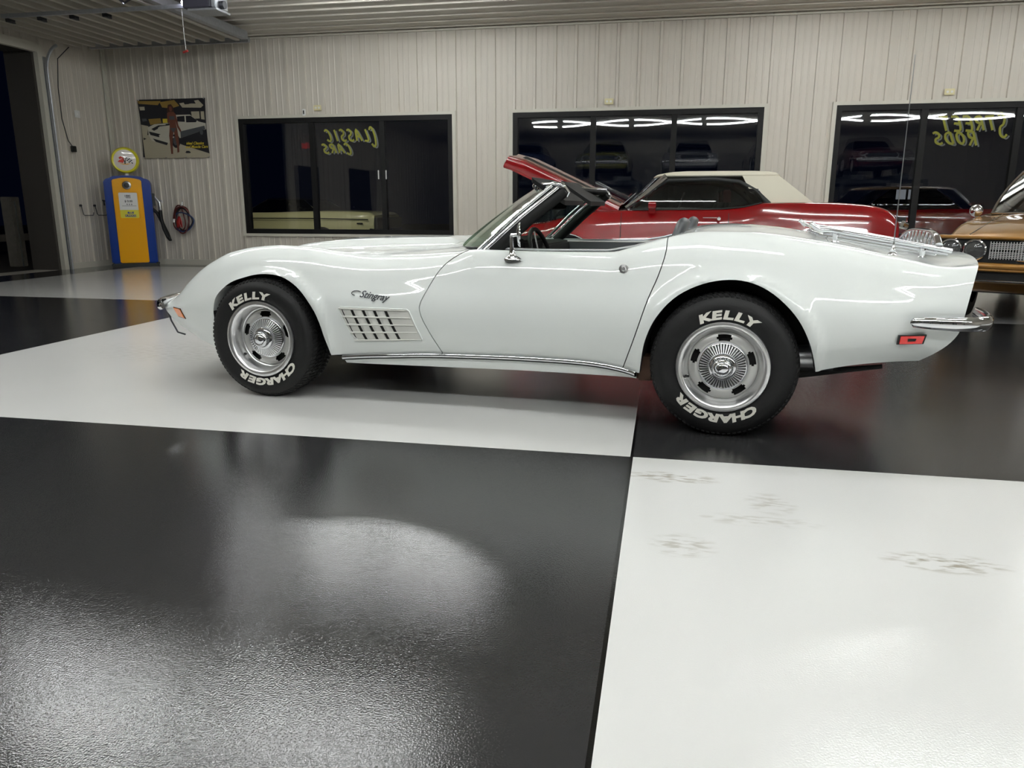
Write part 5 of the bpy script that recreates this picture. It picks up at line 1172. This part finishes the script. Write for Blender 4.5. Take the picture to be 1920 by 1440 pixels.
# ---------------- cars outside beyond the windows
CR = simple_car('cream_coupe', 'pale cream coupe parked outside beyond the left window', 'car', 'cream_paint', (-10.15, 16.75, -.06), 0, roof='black_paint', WBs=2.72, Lr=1.24, deck=1.03, belt=1.0, tail=.98, zn=.80)
mb = MB(); mb.tube([(-.6, -.922, .88), (1, -.925, .88), (2.7, -.925, .88), (3.8, -.895, .86)], .010, 6); mb.build('side_stripe', 'black_plastic', CR)
mb = MB(); mb.tube([(3.82, -.86, .62), (3.95, -.8, .62), (4.02, -.3, .62), (4.02, .3, .62), (3.95, .8, .62)], .05, 10, flat=(1, .6)); mb.build('rear_bumper', 'chrome', CR, smooth=60)
mb = MB(); mb.box((3.80, -.80, .50), (3.972, .80, .90)); mb.build('tail_panel', 'black_plastic', CR, smooth=0)
mb = MB(); mb.box((3.55, -.925, .76), (3.68, -.905, .79)); mb.build('side_badge', 'black_plastic', CR, smooth=0)
SR = simple_car('red_coupe', 'red coupe with a dark roof parked outside beyond the right window', 'car', 'red_paint', (2.65, 15.75, -.06), 0, roof='black_paint', WBs=2.6, Lr=.95, belt=1.08, deck=1.10, tail=1.08, top_z=1.5, zf=1.0)
mb = MB(); mb.tube([(3.1, -.7, 1.19), (3.2, -.72, 1.21), (3.22, 0, 1.215), (3.2, .72, 1.21), (3.1, .7, 1.19)], .045, 8, flat=(.5, 1.4)); mb.box((3.1, -.6, 1.05), (3.2, -.5, 1.19)); mb.box((3.1, .5, 1.05), (3.2, .6, 1.19)); mb.build('rear_wing', 'red_paint', SR)
for dx, nm in ((.0, 0), (.20, 1)):
    mb = MB(); mb.box((1.36+dx, -.745, 1.27), (1.52+dx, -.738, 1.44)); mb.build('window_sticker', 'paper', SR, smooth=0)
KC = simple_car('black_sedan', 'black car parked outside behind the gold car, beyond the right window', 'car', 'black_paint', (6.2, 18.1, -.06), 0, WBs=2.8, belt=1.12, deck=1.12, tail=1.05, top_z=1.66, zf=1.0)
mb = MB(); mb.tube([(1.2, -.60, 1.60), (2.3, -.60, 1.60)], .008, 6); mb.build('roof_drip_rail', 'chrome', KC)
# ---------------- cars up on lifts behind the camera, seen mirrored in the panes
lifted = [(-5.5, 'navy_paint', 'dark blue coupe on a lift, mirrored at the left of the middle window'), (-2.35, 'olive_paint', 'olive yellow coupe on a lift, mirrored in the middle window'), (.80, 'silver_paint', 'silver coupe on a lift, mirrored in the middle window'), (3.9, 'black_paint', 'black coupe on a lift, mirrored at the right of the middle window'), (7.0, 'darkred_paint', 'dark red coupe on a lift, mirrored in the right window')]
for i, (x, pm, lab) in enumerate(lifted):
    lf = thing('car_lift', 'grey four post car lift behind the camera, holding a parked coupe', 'car lift', (x, -4.6, 0), 0, 'four post lifts behind the camera')
    for s in (-1, 1):
        for y in (-2.1, 2.1):
            mb = MB(); mb.box((s*1.32-.06, y-.08, 0), (s*1.32+.06, y+.08, 2.0)); mb.build('lift_post', 'lift_steel', lf, smooth=0)
        mb = MB(); mb.box((s*.78-.26, -2.3, 2.0), (s*.78+.26, 2.3, 2.155)); mb.build('runway', 'lift_steel', lf, smooth=0)
    for y in (-2.1, 2.1):
        mb = MB(); mb.box((-1.30, y-.07, 1.88), (1.30, y+.07, 2.0)); mb.build('cross_beam', 'lift_steel', lf, smooth=0)
    lc = simple_car('lifted_coupe', lab, 'car', pm, (x, -4.6+1.45, 2.16), -PI/2, belt=.92, top_z=1.33)
    front_face(lc, -.85, .92)
# doors and exit sign on the left wall
d1 = bpy.data.objects.new('door_1', None); COL.objects.link(d1); d1.location = (XL, 5.15, 0); d1['kind'] = 'structure'
mb = MB(); mb.box((-.02, -.6, 0), (.04, .6, 2.2)); mb.build('door_leaf', 'dark_steel', d1, smooth=0); mb = MB(); mb.cyl((.04, .45, 1.02), (.10, .45, 1.02), .025, n=16); mb.build('door_handle', 'steel', d1)
d2 = bpy.data.objects.new('door_2', None); COL.objects.link(d2); d2.location = (XL, 1.1, 0); d2['kind'] = 'structure'
mb = MB(); mb.box((0, -1.0, 0), (.05, 1.0, 2.3)); mb.build('door_leaf', 'dark_steel', d2, smooth=0); mb = MB(); mb.cyl((.05, .8, 1.02), (.11, .8, 1.02), .025, n=16); mb.build('door_handle', 'steel', d2)
ex = thing('exit_sign', 'red EXIT sign above the door on the left wall, mirrored in the left window', 'sign', (XL+.03, 5.15, 2.75))
mb = MB(); mb.box((0, -.18, -.11), (.05, .18, .11)); mb.build('sign_box', 'white_plastic', ex, smooth=0)
mb = MB(); vv, ff = text_geo('EXIT', .19, 0, 0, bold=.004); mb.add([(.053, x, z) for x, z, _ in vv], ff); mb.build('sign_lettering', 'exit_red', ex, smooth=0, recalc=False)
